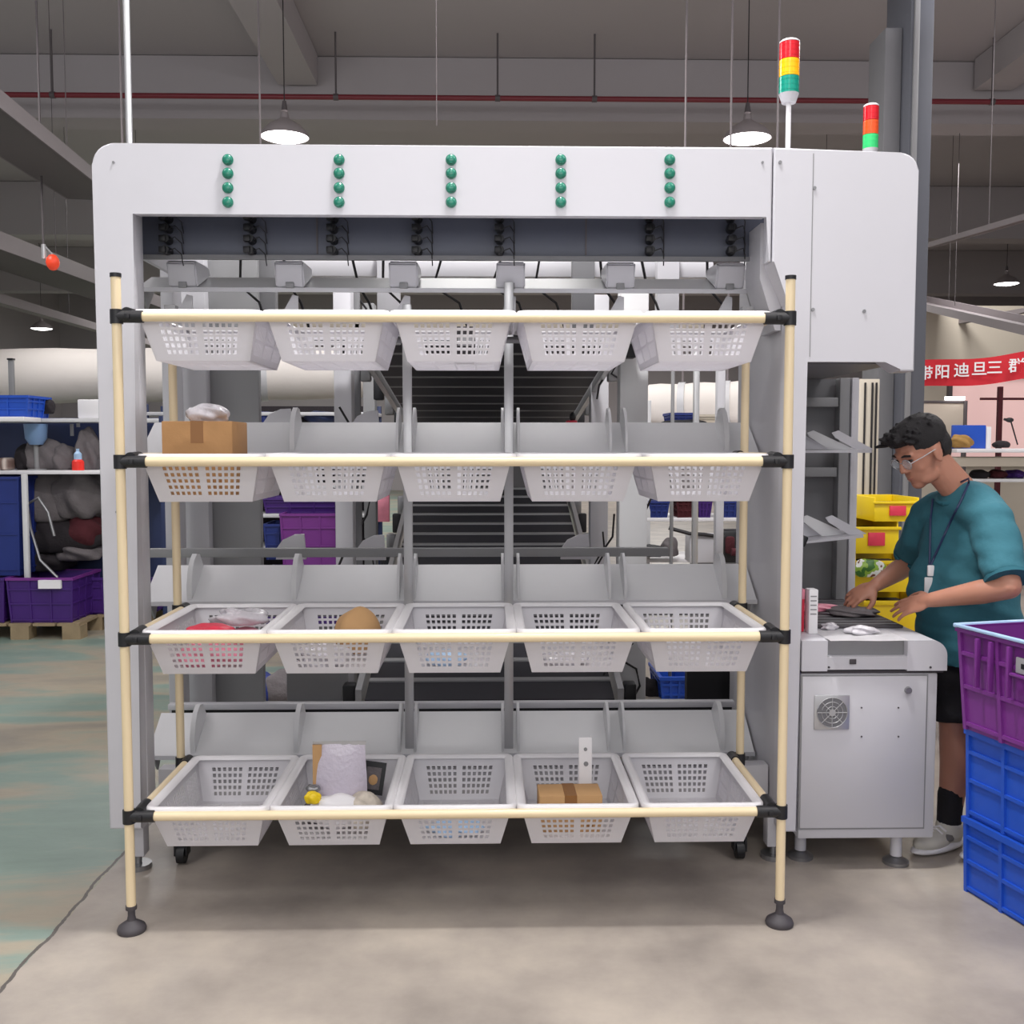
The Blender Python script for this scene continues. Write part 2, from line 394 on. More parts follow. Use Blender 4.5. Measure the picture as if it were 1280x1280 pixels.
# bottom beam + legs
MB().box(-1.2, 1.02, 3.66, 3.72, .155, .33, .004).build('bottom_beam', 'shell2', sm)
MB().box(-1.19, 1.03, 3.73, 4.25, .15, .17).build('floor_pan', 'shell2', sm)
for x, y in ((-1.25, 3.58), (1.03, 3.62), (-1.22, 4.5), (1.03, 4.5)):
    lg = MB().box(x-.03, x+.03, y-.03, y+.03, .05, .17, .004).build('leg', 'shell2', sm)
    MB().cyl((x, y, 0), (x, y, .018), .045).cyl((x, y, .018), (x, y, .06), .012).build('levelling_foot', 'steel', lg)
# green buttons
for cxp in (285, 424, 564, 701, 837):
    for k, py in enumerate((200, 217, 235, 253)):
        q = at(cxp, py, FY)
        bt = MB().cyl((q.x, FY, q.z), (q.x, FY-.005, q.z), .0185, seg=20).build('push_button', 'glens2' if False else 'green', ff)
        mb = MB(); mb.cyl((q.x, FY-.006, q.z), (q.x, FY-.014, q.z), .0155, .0145, seg=20); mb.ball((q.x, FY-.014, q.z), (.0145, .004, .0145))
        mb.build('button_cap', 'green', bt)
# slate panel with black sockets
pz0 = at(600, 322, 3.76).z
sp2 = MB().box(-1.28, 1.0, 3.76, 3.79, pz0, 2.44).build('socket_panel', 'slate', sm)
MB().box(-1.28, 1.0, 3.745, 3.76, pz0-.012, pz0+.004).build('panel_lip', 'midgrey', sp2)
for x in (-.62, .35): MB().box(x-.003, x+.003, 3.757, 3.7599, pz0+.01, 2.42).build('panel_seam', 'trayd', sp2)
for cxp in (208, 313, 416, 522, 625, 813, 915):
    for py in (272, 285, 299, 313):
        q = at(cxp, py, 3.73)
        so = MB().cyl((q.x, 3.76, q.z), (q.x, 3.71, q.z), .016, .014, seg=14).box(q.x-.02, q.x+.004, 3.70, 3.73, q.z-.012, q.z+.01, .003).build('socket', 'black', sp2)
        MB().tube([(q.x+.012, 3.72, q.z-.004), (q.x+.035, 3.71, q.z+.004), (q.x+.05, 3.74, q.z-.012), (q.x+.052, 3.755, q.z-.05)], .0022, 6).build('lead_wire', 'wire', so)
# chute shelves
LY, TY = 3.84, 4.02
lip_y = {'A': 362, 'B': 567, 'C': 752, 'D': 943}
divx = [at(px, 750, 3.9).x for px in (243, 372, 509, 638, 770, 902)]
def chute_row(key):
    lz = at(600, lip_y[key], LY).z; dz = .12 if key != 'A' else .07
    x0, x1 = -1.30, 1.015
    sh = MB()
    sh.prism([(LY, lz), (LY, lz-.004), (LY+.006, lz-.006), (TY, lz+dz-.003), (TY, lz+dz)], 'x', x0, x1)
    o = sh.build('chute_shelf', 'chute', sm)
    MB().box(x0, x1, LY-.006, LY-.0005, lz-.012, lz+.004).build('front_lip', 'shell2', o)
    nrm = Vector((0, -dz, TY-LY)).normalized(); al = Vector((0, TY-LY, dz)).normalized()
    for i, x in enumerate(divx):
        if key == 'A':
            w = .053
            mb = MB(); mb.prism([(LY+.0, lz+.004), (LY-.03, lz+.09), (LY-.015, lz+.10), (TY-.02, lz+.105), (TY, lz+dz+.002)], 'x', x-w, x+w)
            es = list(mb.bm.edges); bmesh.ops.bevel(mb.bm, geom=es, offset=.006, segments=2, affect='EDGES')
            d_ = mb.build('divider', 'shell', o)
            MB().box(x-.015, x+.015, LY-.012, LY-.0005, lz+.002, lz+.024, .002).build('clip', 'grey', d_)
        else:
            a = Vector((0, LY+.01, lz+.006)); pts = [a+nrm*.0, a+nrm*.05+al*.03, a+nrm*.088+al*.08, a+nrm*.1+al*.12, a+nrm*.096+al*.16, a+nrm*.07+al*.19, a+al*.2]
            mb = MB()
            offs = (-.030, .030) if i in (2, 3, 4) else ((-.004,) if i != 5 else (.0,))
            for s_ in offs: mb.prism([(p_.y, p_.z) for p_ in pts], 'x', x+s_-.005-(.004 if len(offs) == 1 else 0), x+s_+.005+(.004 if len(offs) == 1 else 0))
            mb.build('divider', 'chute', o)
    # end cheeks hanging below the lip
    for xe in (x0+.02, x1-.02):
        MB().prism([(LY+.005, lz-.006), (LY+.06, lz-.07), (TY, lz+dz-.02), (TY, lz+dz-.01)], 'x', xe-.004, xe+.004).build('bracket', 'grey', o)
    if key == 'A':
        for x in divx:  # small support wings below the top shelf
            MB().prism([(x-.05, lz-.105), (x+.02, lz-.105), (x+.02, lz-.02), (x-.0, lz-.015)], 'y', LY+.04, LY+.05).build('support_wing', 'shell2', o)
    return o
for k in 'ABCD': chute_row(k)
# vertical rods
for px in (510, 636):
    x = at(px, 640, 3.8).x; z0, z1 = at(px, 936, 3.8).z, at(px, 380 if px == 510 else 352, 3.8).z
    MB().box(x-.017, x+.017, 3.80, 3.812, z0, z1, .003).build('vertical_bar', 'alu', sm)
# rails behind
z = at(500, 691, 4.2).z
MB().box(-1.4, at(836, 691, 4.2).x, 4.2, 4.24, z-.018, z+.018, .004).build('cross_rail', 'grey', sm)
z = at(500, 883, 4.12).z
MB().box(-1.3, 1.0, 4.10, 4.14, z-.006, z+.018, .003).build('cross_rail', 'shell2', sm)
MB().box(-1.3, 1.0, 4.15, 4.17, z-.06, z-.0).build('gap_shade_strip', 'black', sm)  # black strip standing in for the dark gap below the rail
z = at(500, 340, 4.7).z
MB().box(-1.3, 1.02, 4.7, 4.75, z-.02, z+.05, .004).build('cross_rail', 'shell2', sm)
MB().box(-1.3, 1.02, 4.9, 4.95, z-.26, z-.19, .004).build('cross_rail', 'cream', sm)
# frame columns inside
def colm(px0, px1, Y, name, mt, z1=2.4, dy=.12, z0=.0):
    x0, x1 = at(px0, 640, Y).x, at(px1, 640, Y).x
    MB().box(x0, x1, Y, Y+dy, z0, z1, .006).build(name, mt, sm)
colm(230, 261, 4.5, 'frame_column', 'shell2'); colm(262, 326, 4.56, 'frame_panel', 'grey', dy=.05)
colm(419, 441, 5.2, 'frame_column', 'shell'); colm(774, 809, 5.1, 'frame_column', 'chute')
colm(206, 222, 4.3, 'frame_column', 'shell2', z0=.2)
colm(441, 452, 5.4, 'frame_panel', 'midgrey', dy=.03)
colm(738, 760, 6.2, 'frame_column', 'shell2'); colm(455, 470, 6.6, 'frame_column', 'grey')
colm(866, 873, 6.2, 'frame_column', 'alu', dy=.04, z1=2.1); colm(838, 842, 6.0, 'frame_column', 'grey', dy=.03, z1=2.1)
colm(895, 905, 5.6, 'frame_column', 'shell2', dy=.06, z1=2.1)
# lower back sheet (y 760-880) left and right
MB().box(-1.0, -.70, 5.0, 5.02, .0, .62).build('frame_panel', 'grey', sm)
MB().box(-1.38, 1.2, 4.95, 5.0, .10, .24).build('cross_rail', 'grey', sm)
# two belt decks
def deck(y0, z0, y1, z1, k, hw, under, nm):
    dk_ = MB(); dv = Vector((0, y1-y0, z1-z0))
    for sx in (-1, 1):
        x = sx*(hw+.03)
        dk_.prism([(y0, z0-.06), (y1, z1-.06), (y1, z1+.05), (y0, z0+.05)], 'x', x-.015, x+.015)
    o = dk_.build(nm, 'alu', sm)
    for i in range(k):
        t0, t1 = i/k, (i+.82)/k
        a = Vector((0, y0, z0))+dv*t0; c_ = Vector((0, y0, z0))+dv*t1
        mb = MB(); mb.prism([(a.y, a.z-.03), (c_.y, c_.z-.03), (c_.y, c_.z), (a.y, a.z)], 'x', -hw, hw)
        be = mb.build('belt_carrier', 'belt', o)
        e0 = Vector((0, y0, z0))+dv*((i+.84)/k); e1 = Vector((0, y0, z0))+dv*((i+.985)/k)
        zz = -.034 if under else .004
        mb = MB(); mb.prism([(e0.y, e0.z-.03), (e1.y, e1.z-.03), (e1.y, e1.z+.006), (e0.y, e0.z+.006)], 'x', -hw, hw)
        mb.build('edge_strip', 'alu' if not under else 'grey', be)
    for sx in (-1, 1):
        for i in range(0, k, 2):
            a = Vector((sx*(hw+.08), y0, z0))+dv*((i+.3)/k)
            MB().box(a.x-.03, a.x+.03, a.y-.04, a.y+.04, a.z-.09, a.z+.05, .01).build('drive_block', 'black' if i % 4 == 0 else 'steel', o)
    return o
deck(4.85, .28, 8.3, 1.15, 16, .60, False, 'lower_belt_deck')
deck(4.9, 2.02, 8.6, 1.62, 11, .60, True, 'upper_belt_deck')
MB().box(-.62, .62, 8.7, 8.75, .95, 1.9).build('end_panel', 'midgrey', sm)
# white round paddles, bits seen above the rail
for px, py, Y in ((362, 685, 4.45), (462, 686, 4.45), (718, 685, 4.45), (345, 528, 4.5), (455, 530, 4.6)):
    q = at(px, py, Y)
    pp = [(q.x-.06, q.z-.05), (q.x-.055, q.z+.0), (q.x-.03, q.z+.035), (q.x+.02, q.z+.058), (q.x+.062, q.z+.06), (q.x+.07, q.z-.05)]
    MB().prism(pp, 'y', Y, Y+.02).build('paddle', 'shell', sm)
# loose cables inside
for i in range(16):
    left = i % 2 == 0
    x = random.uniform(-.8, -.62) if left else random.uniform(.62, .8)
    y = random.uniform(4.9, 6.2); z = random.uniform(.4, 2.3)
    pts = [(x+.06*math.sin(t*1.3+i), y+.02*t, z-.08*t+.05*math.cos(t+i)) for t in range(6)]
    MB().tube(pts, .006, 6).build('cable', 'wire', sm)
for i in range(10):
    x = -1.1+i*.22+random.uniform(-.05, .05); z = at(600, 372, 4.4).z
    pts = [(x, 4.4, 2.42), (x+.03, 4.4, 2.3), (x+.02+.04*math.sin(i), 4.42, z+.05), (x+.1, 4.42, z-.02), (x+.14, 4.4, z-.14)]
    MB().tube(pts, .006, 6).build('cable', 'wire', sm)
for i, x in enumerate((-1.0, -.45, .42, .8)):
    MB().box(x-.05, x+.05, 4.62, 4.68, 1.95, 2.42, .004).build('hanging_bracket', 'shell2' if i % 2 else 'midgrey', sm)

# right-hand side chutes seen below the hood
rc = thing('side_chute_rack', 'grey frame with two white sawtooth chute trays beneath the machine hood', 'chute rack', (1.3, 4.3, 0))
def xat(px, Y): return at(px, 640, Y).x
MB().box(xat(1062, 4.35), xat(1071, 4.35), 4.35, 4.42, .8, 1.785, .004).build('frame_post', 'shell', rc)
MB().box(xat(1048, 4.35), xat(1061, 4.35), 4.36, 4.42, .8, 1.785, .004).build('frame_post', 'grey', rc)
MB().box(1.09, xat(1047, 4.4), 4.44, 4.46, .8, 1.785).build('back_plate', 'midgrey', rc)
for py in (503, 590): 
    z = at(1020, py, 4.4).z; MB().box(1.09, xat(1047.5, 4.35), 4.37, 4.41, z-.02, z+.02, .003).build('crossbar', 'grey', rc)
for (py, slope) in ((566, 0), (672, .04)):
    Y = 4.0; z = at(1040, py, Y).z; xa, xb = 1.09, xat(1088 if py < 600 else 1080, Y)
    t_ = MB(); t_.prism([(xa, z-slope), (xb, z), (xb, z+.012), (xa, z+.008-slope)], 'y', Y, Y+.25)
    to = t_.build('chute_tray', 'shell', rc)
    dyp = 0 if py < 600 else 106; dxp = 0 if py < 600 else -8
    for k, pts in enumerate((((1003, 542), (1011, 547), (1038, 566), (1003, 566)), ((1009, 541), (1017, 538), (1068, 565), (1036, 567), (1012, 546)), ((1040, 541), (1048, 538), (1091, 561), (1091, 566), (1070, 567), (1044, 547)))):
        Yf = Y+.02+.05*(2-k); sc_k = Yf/Y
        q3 = [at(px+dxp, py_+dyp, Yf) for px, py_ in pts]
        q3 = [(max(v.x, 1.082), max(v.z, z+.013-slope*max(0, (xb-v.x)/(xb-xa)))) for v in q3]
        MB().prism(q3, 'y', Yf, Yf+.006).build('fin', 'shell' if k != 1 else 'chute', to)

# power pole on top of the machine
q = at(162, 178, 3.9); sp3 = thing('service_pole', 'slender white pole standing on the top left of the machine', 'pole', (q.x, 3.9, 2.497))
MB().cyl((q.x, 3.9, 2.497), (q.x, 3.9, 6.49), .008).build('pole', 'chute', sp3)
MB().box(q.x-.03, q.x+.03, 3.87, 3.93, 2.497, 2.515, .004).cyl((q.x-.04, 3.88, 2.51), (q.x+.04, 3.9, 2.535), .006).cyl((q.x+.01, 3.9, 2.51), (q.x+.045, 3.89, 2.53), .007).build('pole_base', 'steel', sp3)
MB().box(q.x-.03, q.x-.01, 3.95, 3.965, 2.497, 6.49).build('cable_channel', 'midgrey', sp3)

# signal towers
def signal(px, Y, ybase, ytop, ycap, r, mats_, label, pole):
    q = at(px, ybase, Y); zt = at(px, ytop, Y).z; zb = at(px, ycap, Y).z; z0 = 2.497
    t = thing('signal_light', label, 'signal light', (q.x, Y, z0), 'stacked signal lights on the machine')
    if pole:
        MB().cyl((q.x, Y, z0), (q.x, Y, zb), .009).build('pole', 'white', t)
        MB().cyl((q.x, Y, z0), (q.x, Y, z0+.012), .03).box(q.x-.045, q.x-.02, Y-.012, Y+.012, z0, z0+.02, .003).box(q.x+.02, q.x+.045, Y-.012, Y+.012, z0, z0+.02, .003).build('mount_foot', 'steel', t)
    else:
        MB().cyl((q.x, Y, z0), (q.x, Y, zb), .02).build('pole', 'white', t)
    h_ = (zt-zb)
    MB().cyl((q.x, Y, zb-.02), (q.x, Y, zb+.012), r*.7, r, seg=24).build('socket_base', 'shell2', t)
    zz = zb+.012; seg_h = (h_-.02)/3
    for nm, mm in zip(('green_lens', 'amber_lens', 'red_lens'), mats_):
        mb = MB(); mb.cyl((q.x, Y, zz), (q.x, Y, zz+seg_h-.002), r, seg=28)
        for k in range(3): mb.cyl((q.x, Y, zz+seg_h*(k+.5)/3.3), (q.x, Y, zz+seg_h*(k+.5)/3.3+.003), r*1.02, seg=28)
        mb.build(nm, mm, t); zz += seg_h
    MB().lathe([(r, 0), (r, .004), (r*.8, .009), (0, .011)], (q.x, Y, zz)).build('top_cap', 'white', t)
signal(985, 3.75, 178, 51, 122, .0355, ('glens', 'amber', 'red'), 'tall signal light with red, amber and green lenses on a white pole', True)
signal(1088, 4.3, 178, 131, 190, .031, ('glens2', 'orange', 'red'), 'smaller signal light with red top half hidden behind the machine hood', False)

# ------------------------------------------------------------------ counter cabinet at the right of the machine
cabt = thing('feeding_cabinet', 'white metal cabinet with fan grille, door and belt top where the person works', 'cabinet', (1.3, 4, 0))
cx0_, cx1_ = 1.083, 1.565
MB().box(cx0_, cx1_, FY, 4.55, .115, .705, .006).build('cabinet_body', 'shell2', cabt)
dr = MB().box(1.088, 1.525, FY-.006, FY-.0005, .155, .695, .002).build('door', 'shell2', cabt)
MB().box(1.083, 1.53, FY-.0025, FY-.0003, .149, .701).build('door_gap', 'grey', cabt)
q = at(1134, 862, FY); MB().cyl((q.x, FY-.006, q.z), (q.x, FY-.016, q.z), .013, .011).build('lock', 'steel', dr)
gx0, gx1 = at(1017, 868, FY).x, at(1061, 868, FY).x; gz1, gz0 = at(1030, 868, FY).z, at(1030, 911, FY).z
fg = MB().box(gx0, gx1, FY-.012, FY-.006, gz0, gz1, .002).build('fan_grille', 'alu', dr)
gxc, gzc, gr_ = (gx0+gx1)/2, (gz0+gz1)/2, (gx1-gx0)*.43
MB().cyl((gxc, FY-.0135, gzc), (gxc, FY-.012, gzc), gr_, seg=28).build('fan_opening', 'midgrey', fg)
mb = MB()
for k in range(8):
    a = k*math.pi/4; mb.cyl((gxc, FY-.015, gzc), (gxc+gr_*math.cos(a), FY-.015, gzc+gr_*math.sin(a)), .0018, seg=6)
for rr_ in (.4, .7, 1): mb.tube([(gxc+gr_*rr_*math.cos(a*math.pi/12), FY-.015, gzc+gr_*rr_*math.sin(a*math.pi/12)) for a in range(25)], .0014, 6)
mb.cyl((gxc, FY-.017, gzc), (gxc, FY-.013, gzc), .012)
mb.build('grille_wires', 'alu', fg)
for px, py in ((1076, 884), (1122, 884), (1076, 920), (1122, 920)):
    q = at(px, py, FY); MB().cyl((q.x, FY-.006, q.z), (q.x, FY-.009, q.z), .003, seg=8).build('screw_head', 'rubber', dr)
# top lid with rounded right end, notch at front
zt = .822
RC = 1.592
tprof = [(cx0_, .715), (RC, .715)] + arc(RC-.055, zt-.055, .055, 0, 90, 8) + [(cx0_, zt)]
mb = MB(); mb.prism(tprof, 'y', FY+.031, 4.55)
mb.prism([(1.452, .715)] + tprof[1:-1] + [(1.452, zt)], 'y', FY-.01, FY+.0305)
mb.box(cx0_, 1.172, FY-.01, FY+.0305, .715, zt)
lid = mb.build('counter_top', 'shell', cabt, smooth=40)
MB().box(cx0_+.002, 1.585, FY+.001, 4.54, .7055, .7145).build('lid_gap', 'rubber', cabt)
MB().box(1.173, 1.451, FY+.022, FY+.0295, .765, zt-.001).build('notch_panel', 'grey', lid)
MB().box(1.172, 1.452, FY-.0095, FY+.028, .72, .765).build('notch_ledge', 'shell2', lid)
q = at(1066, 827, FY-.01); MB().box(q.x-.012, q.x+.012, FY-.0135, FY-.0095, q.z-.009, q.z+.009, .002).build('latch', 'rubber', lid)
for px, py in ((1036, 834), (1163, 834)):
    q = at(px, py, FY-.01); MB().cyl((q.x, FY-.013, q.z), (q.x, FY-.0095, q.z), .004, seg=8).build('screw_head', 'rubber', lid)
for (y0, y1) in ((3.72, 3.98), (4.10, 4.40)):
    bl = MB().box(1.15, 1.53, y0, y1, zt+.0005, zt+.012, .004).build('belt', 'rubber', cabt)
    for k in range(4): MB().box(1.16, 1.52, y0+.03+k*.06, y0+.036+k*.06, zt+.012, zt+.0135).build('belt_rib', 'grey', bl)
for (x, y) in ((1.457, 3.56), (1.13, 3.62), (1.457, 4.45), (1.13, 4.45)):
    lg = MB().cyl((x, y, .03), (x, y, .115), .02).build('leg', 'shell2', cabt)
    MB().lathe([(.045, 0), (.046, .012), (.03, .022), (.012, .028), (.012, .045), (0, .045)], (x, y, 0)).build('levelling_foot', 'steel', lg)
# black sheet standing in for the dark void under the cabinet
MB().box(.9, 1.44, 4.6, 4.65, .02, .5).build('under_shade_sheet', 'black', sm)

# things on the counter
def sheet(name, x0, x1, y0, y1, z, label, cat, mt='paper', rz=0, curl=.004):
    cx, cy = (x0+x1)/2, (y0+y1)/2; mb = MB(); N = 8
    g = [[mb.bm.verts.new((cx+(x0-cx)+(x1-x0)*i/N, y0+(y1-y0)*j/N, z+curl*(math.sin(i*.9+j*.7)+1)*.5)) for j in range(N+1)] for i in range(N+1)]
    for i in range(N):
        for j in range(N): mb.bm.faces.new((g[i][j], g[i+1][j], g[i+1][j+1], g[i][j+1]))
    bmesh.ops.solidify(mb.bm, geom=list(mb.bm.faces), thickness=.0008)
    o = mb.build(name, mt, org=(cx, cy, z)); o.rotation_euler.z = rz; return tag(o, label, cat)
sheet('paper_sheet', 1.176, 1.450, FY-.028, FY+.17, zt+.002, 'white paper sheet overhanging the front edge of the counter', 'paper', curl=.0015)
sheet('paper_sheet', 1.17, 1.40, 4.41, 4.54, zt+.003, 'white paper sheet at the far end of the counter by the wall', 'paper')
def blob(name, c, r, mt, label, cat, amp=.25, seed=0, sub=4, group=None, org=None, flat=0):
    rd = random.Random(seed); ph = [(rd.uniform(5, 14), rd.uniform(0, 6), rd.uniform(5, 14), rd.uniform(0, 6)) for _ in range(4)]
    mb = MB(); mb.ball((0, 0, 0), 1, sub=sub)
    for v in mb.bm.verts:
        d = 0
        for f1, p1, f2, p2 in ph: d += math.sin(v.co.x*f1*.45+p1+v.co.z*3)*math.cos(v.co.y*f2*.45+p2+v.co.z*2)
        v.co *= 1+amp*d/4
        v.co = Vector((v.co.x*r[0], v.co.y*r[1], v.co.z*r[2]))
        if v.co.z < -r[2]*.7: v.co.z = -r[2]*.7
        v.co += Vector(c)
    o = mb.build(name, mt, org=(c[0], c[1], c[2]-r[2]*.7), smooth=60)
    return tag(o, label, cat, group)
blob('plastic_packet', (1.33, 3.60, zt+.016), (.055, .03, .018), 'film', 'crumpled clear plastic packet on the front of the counter', 'packet', .6, 3)
blob('plastic_packet', (1.25, 3.70, zt+.012), (.03, .02, .014), 'film', 'tiny clear wrapper beside the crumpled packet on the counter', 'packet', .6, 4)
blob('parcel_bag', (1.42, 3.95, zt+.027), (.10, .09, .018), 'cloth', 'flat grey parcel bag on the belt under the person\'s hands', 'parcel', .3, 5)
blob('parcel_bag', (1.27, 4.05, zt+.026), (.12, .05, .015), 'pink', 'flat pinkish parcel bag lying left of the person\'s hands', 'parcel', .3, 6)
# upright boxes by the machine wall
q = at(1008, 770, 3.62)
bx = thing('upright_box', 'red upright box standing against the machine at the counter left end', 'box', (1.115, 3.68, zt))
MB().box(1.097, 1.142, 3.66, 3.72, zt, zt+.155, .004).build('carton', 'redfilm', bx)
MB().box(1.097, 1.142, 3.6595, 3.7205, zt+.12, zt+.1555).build('lid_band', 'pink', bx)
bx = thing('label_roll_box', 'slim white upright box with printed rows beside the red box', 'box', (1.16, 3.64, zt))
MB().box(1.145, 1.178, 3.62, 3.67, zt, zt+.16, .003).build('carton', 'white', bx)
mb = MB()
for k in range(5): mb.box(1.15, 1.172, 3.6185, 3.6199, zt+.07+k*.016, zt+.074+k*.016)
mb.build('print_rows', 'grey', bx)
# barcode scanner on a stand
sc = thing('barcode_scanner', 'black handheld scanner resting on a white swan-neck stand by the machine wall', 'scanner', (1.12, 3.95, zt))
MB().lathe([(.05, 0), (.05, .006), (.012, .014), (.01, .02)], (1.13, 3.95, zt)).build('stand_base', 'white', sc)
MB().cyl((1.13, 3.95, zt+.01), (1.13, 3.95, zt+.2), .008).build('stand_neck', 'alu', sc)
MB().lathe([(.01, .2), (.06, .215), (.085, .235), (.088, .245), (.05, .23), (.0, .215)], (1.13, 3.95, zt)).build('stand_dish', 'white', sc)
MB().cyl((1.12, 3.95, zt+.24), (1.12, 3.95, zt+.30), .03, .022).build('holder_cup', 'white', sc)
mb = MB(); mtx = Matrix.Translation((1.15, 3.95, zt+.33)) @ Matrix.Rotation(R(22), 4, 'Y')
mb.box(-.055, .075, -.022, .022, -.014, .018, .008, mtx=mtx); mb.box(-.04, -.012, -.014, .014, -.06, -.01, .006, mtx=mtx); mb.box(.06, .085, -.028, .028, -.02, .024, .008, mtx=mtx)
mb.build('scanner_body', 'black', sc)
MB().tube([(1.12, 3.97, zt+.29), (1.105, 4.0, zt+.2), (1.11, 4.03, zt+.1), (1.12, 4.05, zt+.01)], .004, 8).build('scanner_cord', 'wire', sc)

# ------------------------------------------------------------------ the pipe rack
RF, RB = 3.10, 3.63
XL, XR = -1.108, .906
rk = thing('pipe_rack', 'cream coated pipe rack with black joints holding four rows of baskets', 'rack', ((XL+XR)/2, RF, 0))
pr_ = .0145
rows_z = [at(600, y, RF).z for y in (397, 577, 797, 1017)]
for x in (XL, XR):
    po = MB().cyl((x, RF, .075), (x, RF, 2.0), pr_).build('front_post', 'beige', rk)
    MB().cyl((x, RF, 1.996), (x, RF, 2.008), .0165).build('end_cap', 'black', po)
    ft = MB(); ft.lathe([(.042, 0), (.044, .008), (.04, .018), (.026, .028), (.014, .036), (.011, .05), (.011, .068), (.017, .07), (.017, .082), (0, .082)], (x, RF, 0))
    ft.build('swivel_foot', 'rubber', po)
for x in (XL, XR):
    po = MB().cyl((x, RB, .12), (x, RB, 1.955), pr_).build('back_post', 'beige', rk)
    MB().box(x-.02, x+.02, RB-.02, RB+.02, 1.945, 1.985, .003).build('end_cap', 'grey', po)
    mb = MB(); mb.cyl((x, RB, .10), (x, RB, .135), .026, .018); mb.box(x-.02, x+.02, RB-.02, RB+.02, .07, .10, .004)
    cs = mb.build('caster_fork', 'steel', po)
    MB().cyl((x-.014, RB-.01, .033), (x+.014, RB-.01, .033), .033, seg=24).build('caster_wheel', 'black', cs)
    MB().box(x-.024, x-.016, RB-.03, RB+.014, .03, .08, .002).box(x+.016, x+.024, RB-.03, RB+.014, .03, .08, .002).build('fork_plate', 'black', cs)
def joint_h(x, y, z, sx):
    mb = MB(); mb.cyl((x, y, z-.021), (x, y, z+.021), .019); mb.cyl((x, y, z), (x+sx*.078, y, z), .0185)
    mb.box(x+sx*.03, x+sx*.045, y-.024, y-.014, z-.008, z+.008, .002)
    return mb
for i, z in enumerate(rows_z):
    MB().cyl((XL+.02, RF, z), (XR-.02, RF, z), pr_).build('front_bar', 'beige', rk)
    zb = z-.004
    MB().cyl((XL+.02, RB+.008, zb-.008), (XR-.02, RB+.008, zb-.008), .012).build('back_bar', 'grey', rk)
    for x, sx in ((XL, 1), (XR, -1)):
        joint_h(x, RF, z, sx).build('corner_joint', 'black', rk)
        xs = x+sx*.03
        MB().cyl((xs, RF+.02, z+.012), (xs, RB-.02, z+.012), .0135).build('side_rail', 'beige', rk)
        MB().cyl((xs, RF+.0, z+.010), (xs, RF+.075, z+.012), .0185).build('rail_joint', 'black', rk)
        MB().cyl((xs, RB-.06, z+.012), (xs, RB, z+.012), .0185).cyl((x, RB, z-.02), (x, RB, z+.022), .019).build('rail_joint', 'black', rk)

# ------------------------------------------------------------------ baskets
BW, BD, BH = .384, .545, .145      # rim width, depth, height
bw, bd = .285, .40
def lattice(mb, c00, c10, c11, c01, us, vs, hole):
    c00, c10, c11, c01 = map(Vector, (c00, c10, c11, c01))
    P = lambda u, v: (c00*(1-u)+c10*u)*(1-v)+(c01*(1-u)+c11*u)*v
    g = [[mb.bm.verts.new(P(u, v)) for v in vs] for u in us]
    for i in range(len(us)-1):
        for j in range(len(vs)-1):
            if not hole(i, j): mb.bm.faces.new((g[i][j], g[i+1][j], g[i+1][j+1], g[i][j+1]))
def cuts(groups, n_, a, b_, gap, fill):
    """positions for `groups` blocks of n_ holes between a and b_; returns cuts and the set of hole cells"""
    out = [0.0]; holes = set(); W = (b_-a-gap*(groups-1))/groups
    for g in range(groups):
        s0 = a+g*(W+gap); pitch = W/n_
        for k in range(n_):
            out.append(s0+pitch*(k+.5-fill/2)); holes.add(len(out)-1); out.append(s0+pitch*(k+.5+fill/2))
    out.append(1.0); return out, holes
def wall(c00, c10, c11, c01, gu, nu, nv, a=.10, b_=.90, va=.12, vb=.80, fu=.62, fv=.6, name='wall', parent=None):
    mb = MB(); us, hu = cuts(gu, nu, a, b_, .045, fu); vs, hv = cuts(1, nv, va, vb, 0, fv)
    lattice(mb, c00, c10, c11, c01, us, vs, lambda i, j: i in hu and j in hv)
    bmesh.ops.remove_doubles(mb.bm, verts=mb.bm.verts, dist=1e-6)
    bmesh.ops.recalc_face_normals(mb.bm, faces=mb.bm.faces)
    bmesh.ops.solidify(mb.bm, geom=list(mb.bm.faces), thickness=.0022)
    return mb.build(name, 'basket', parent, smooth=30)
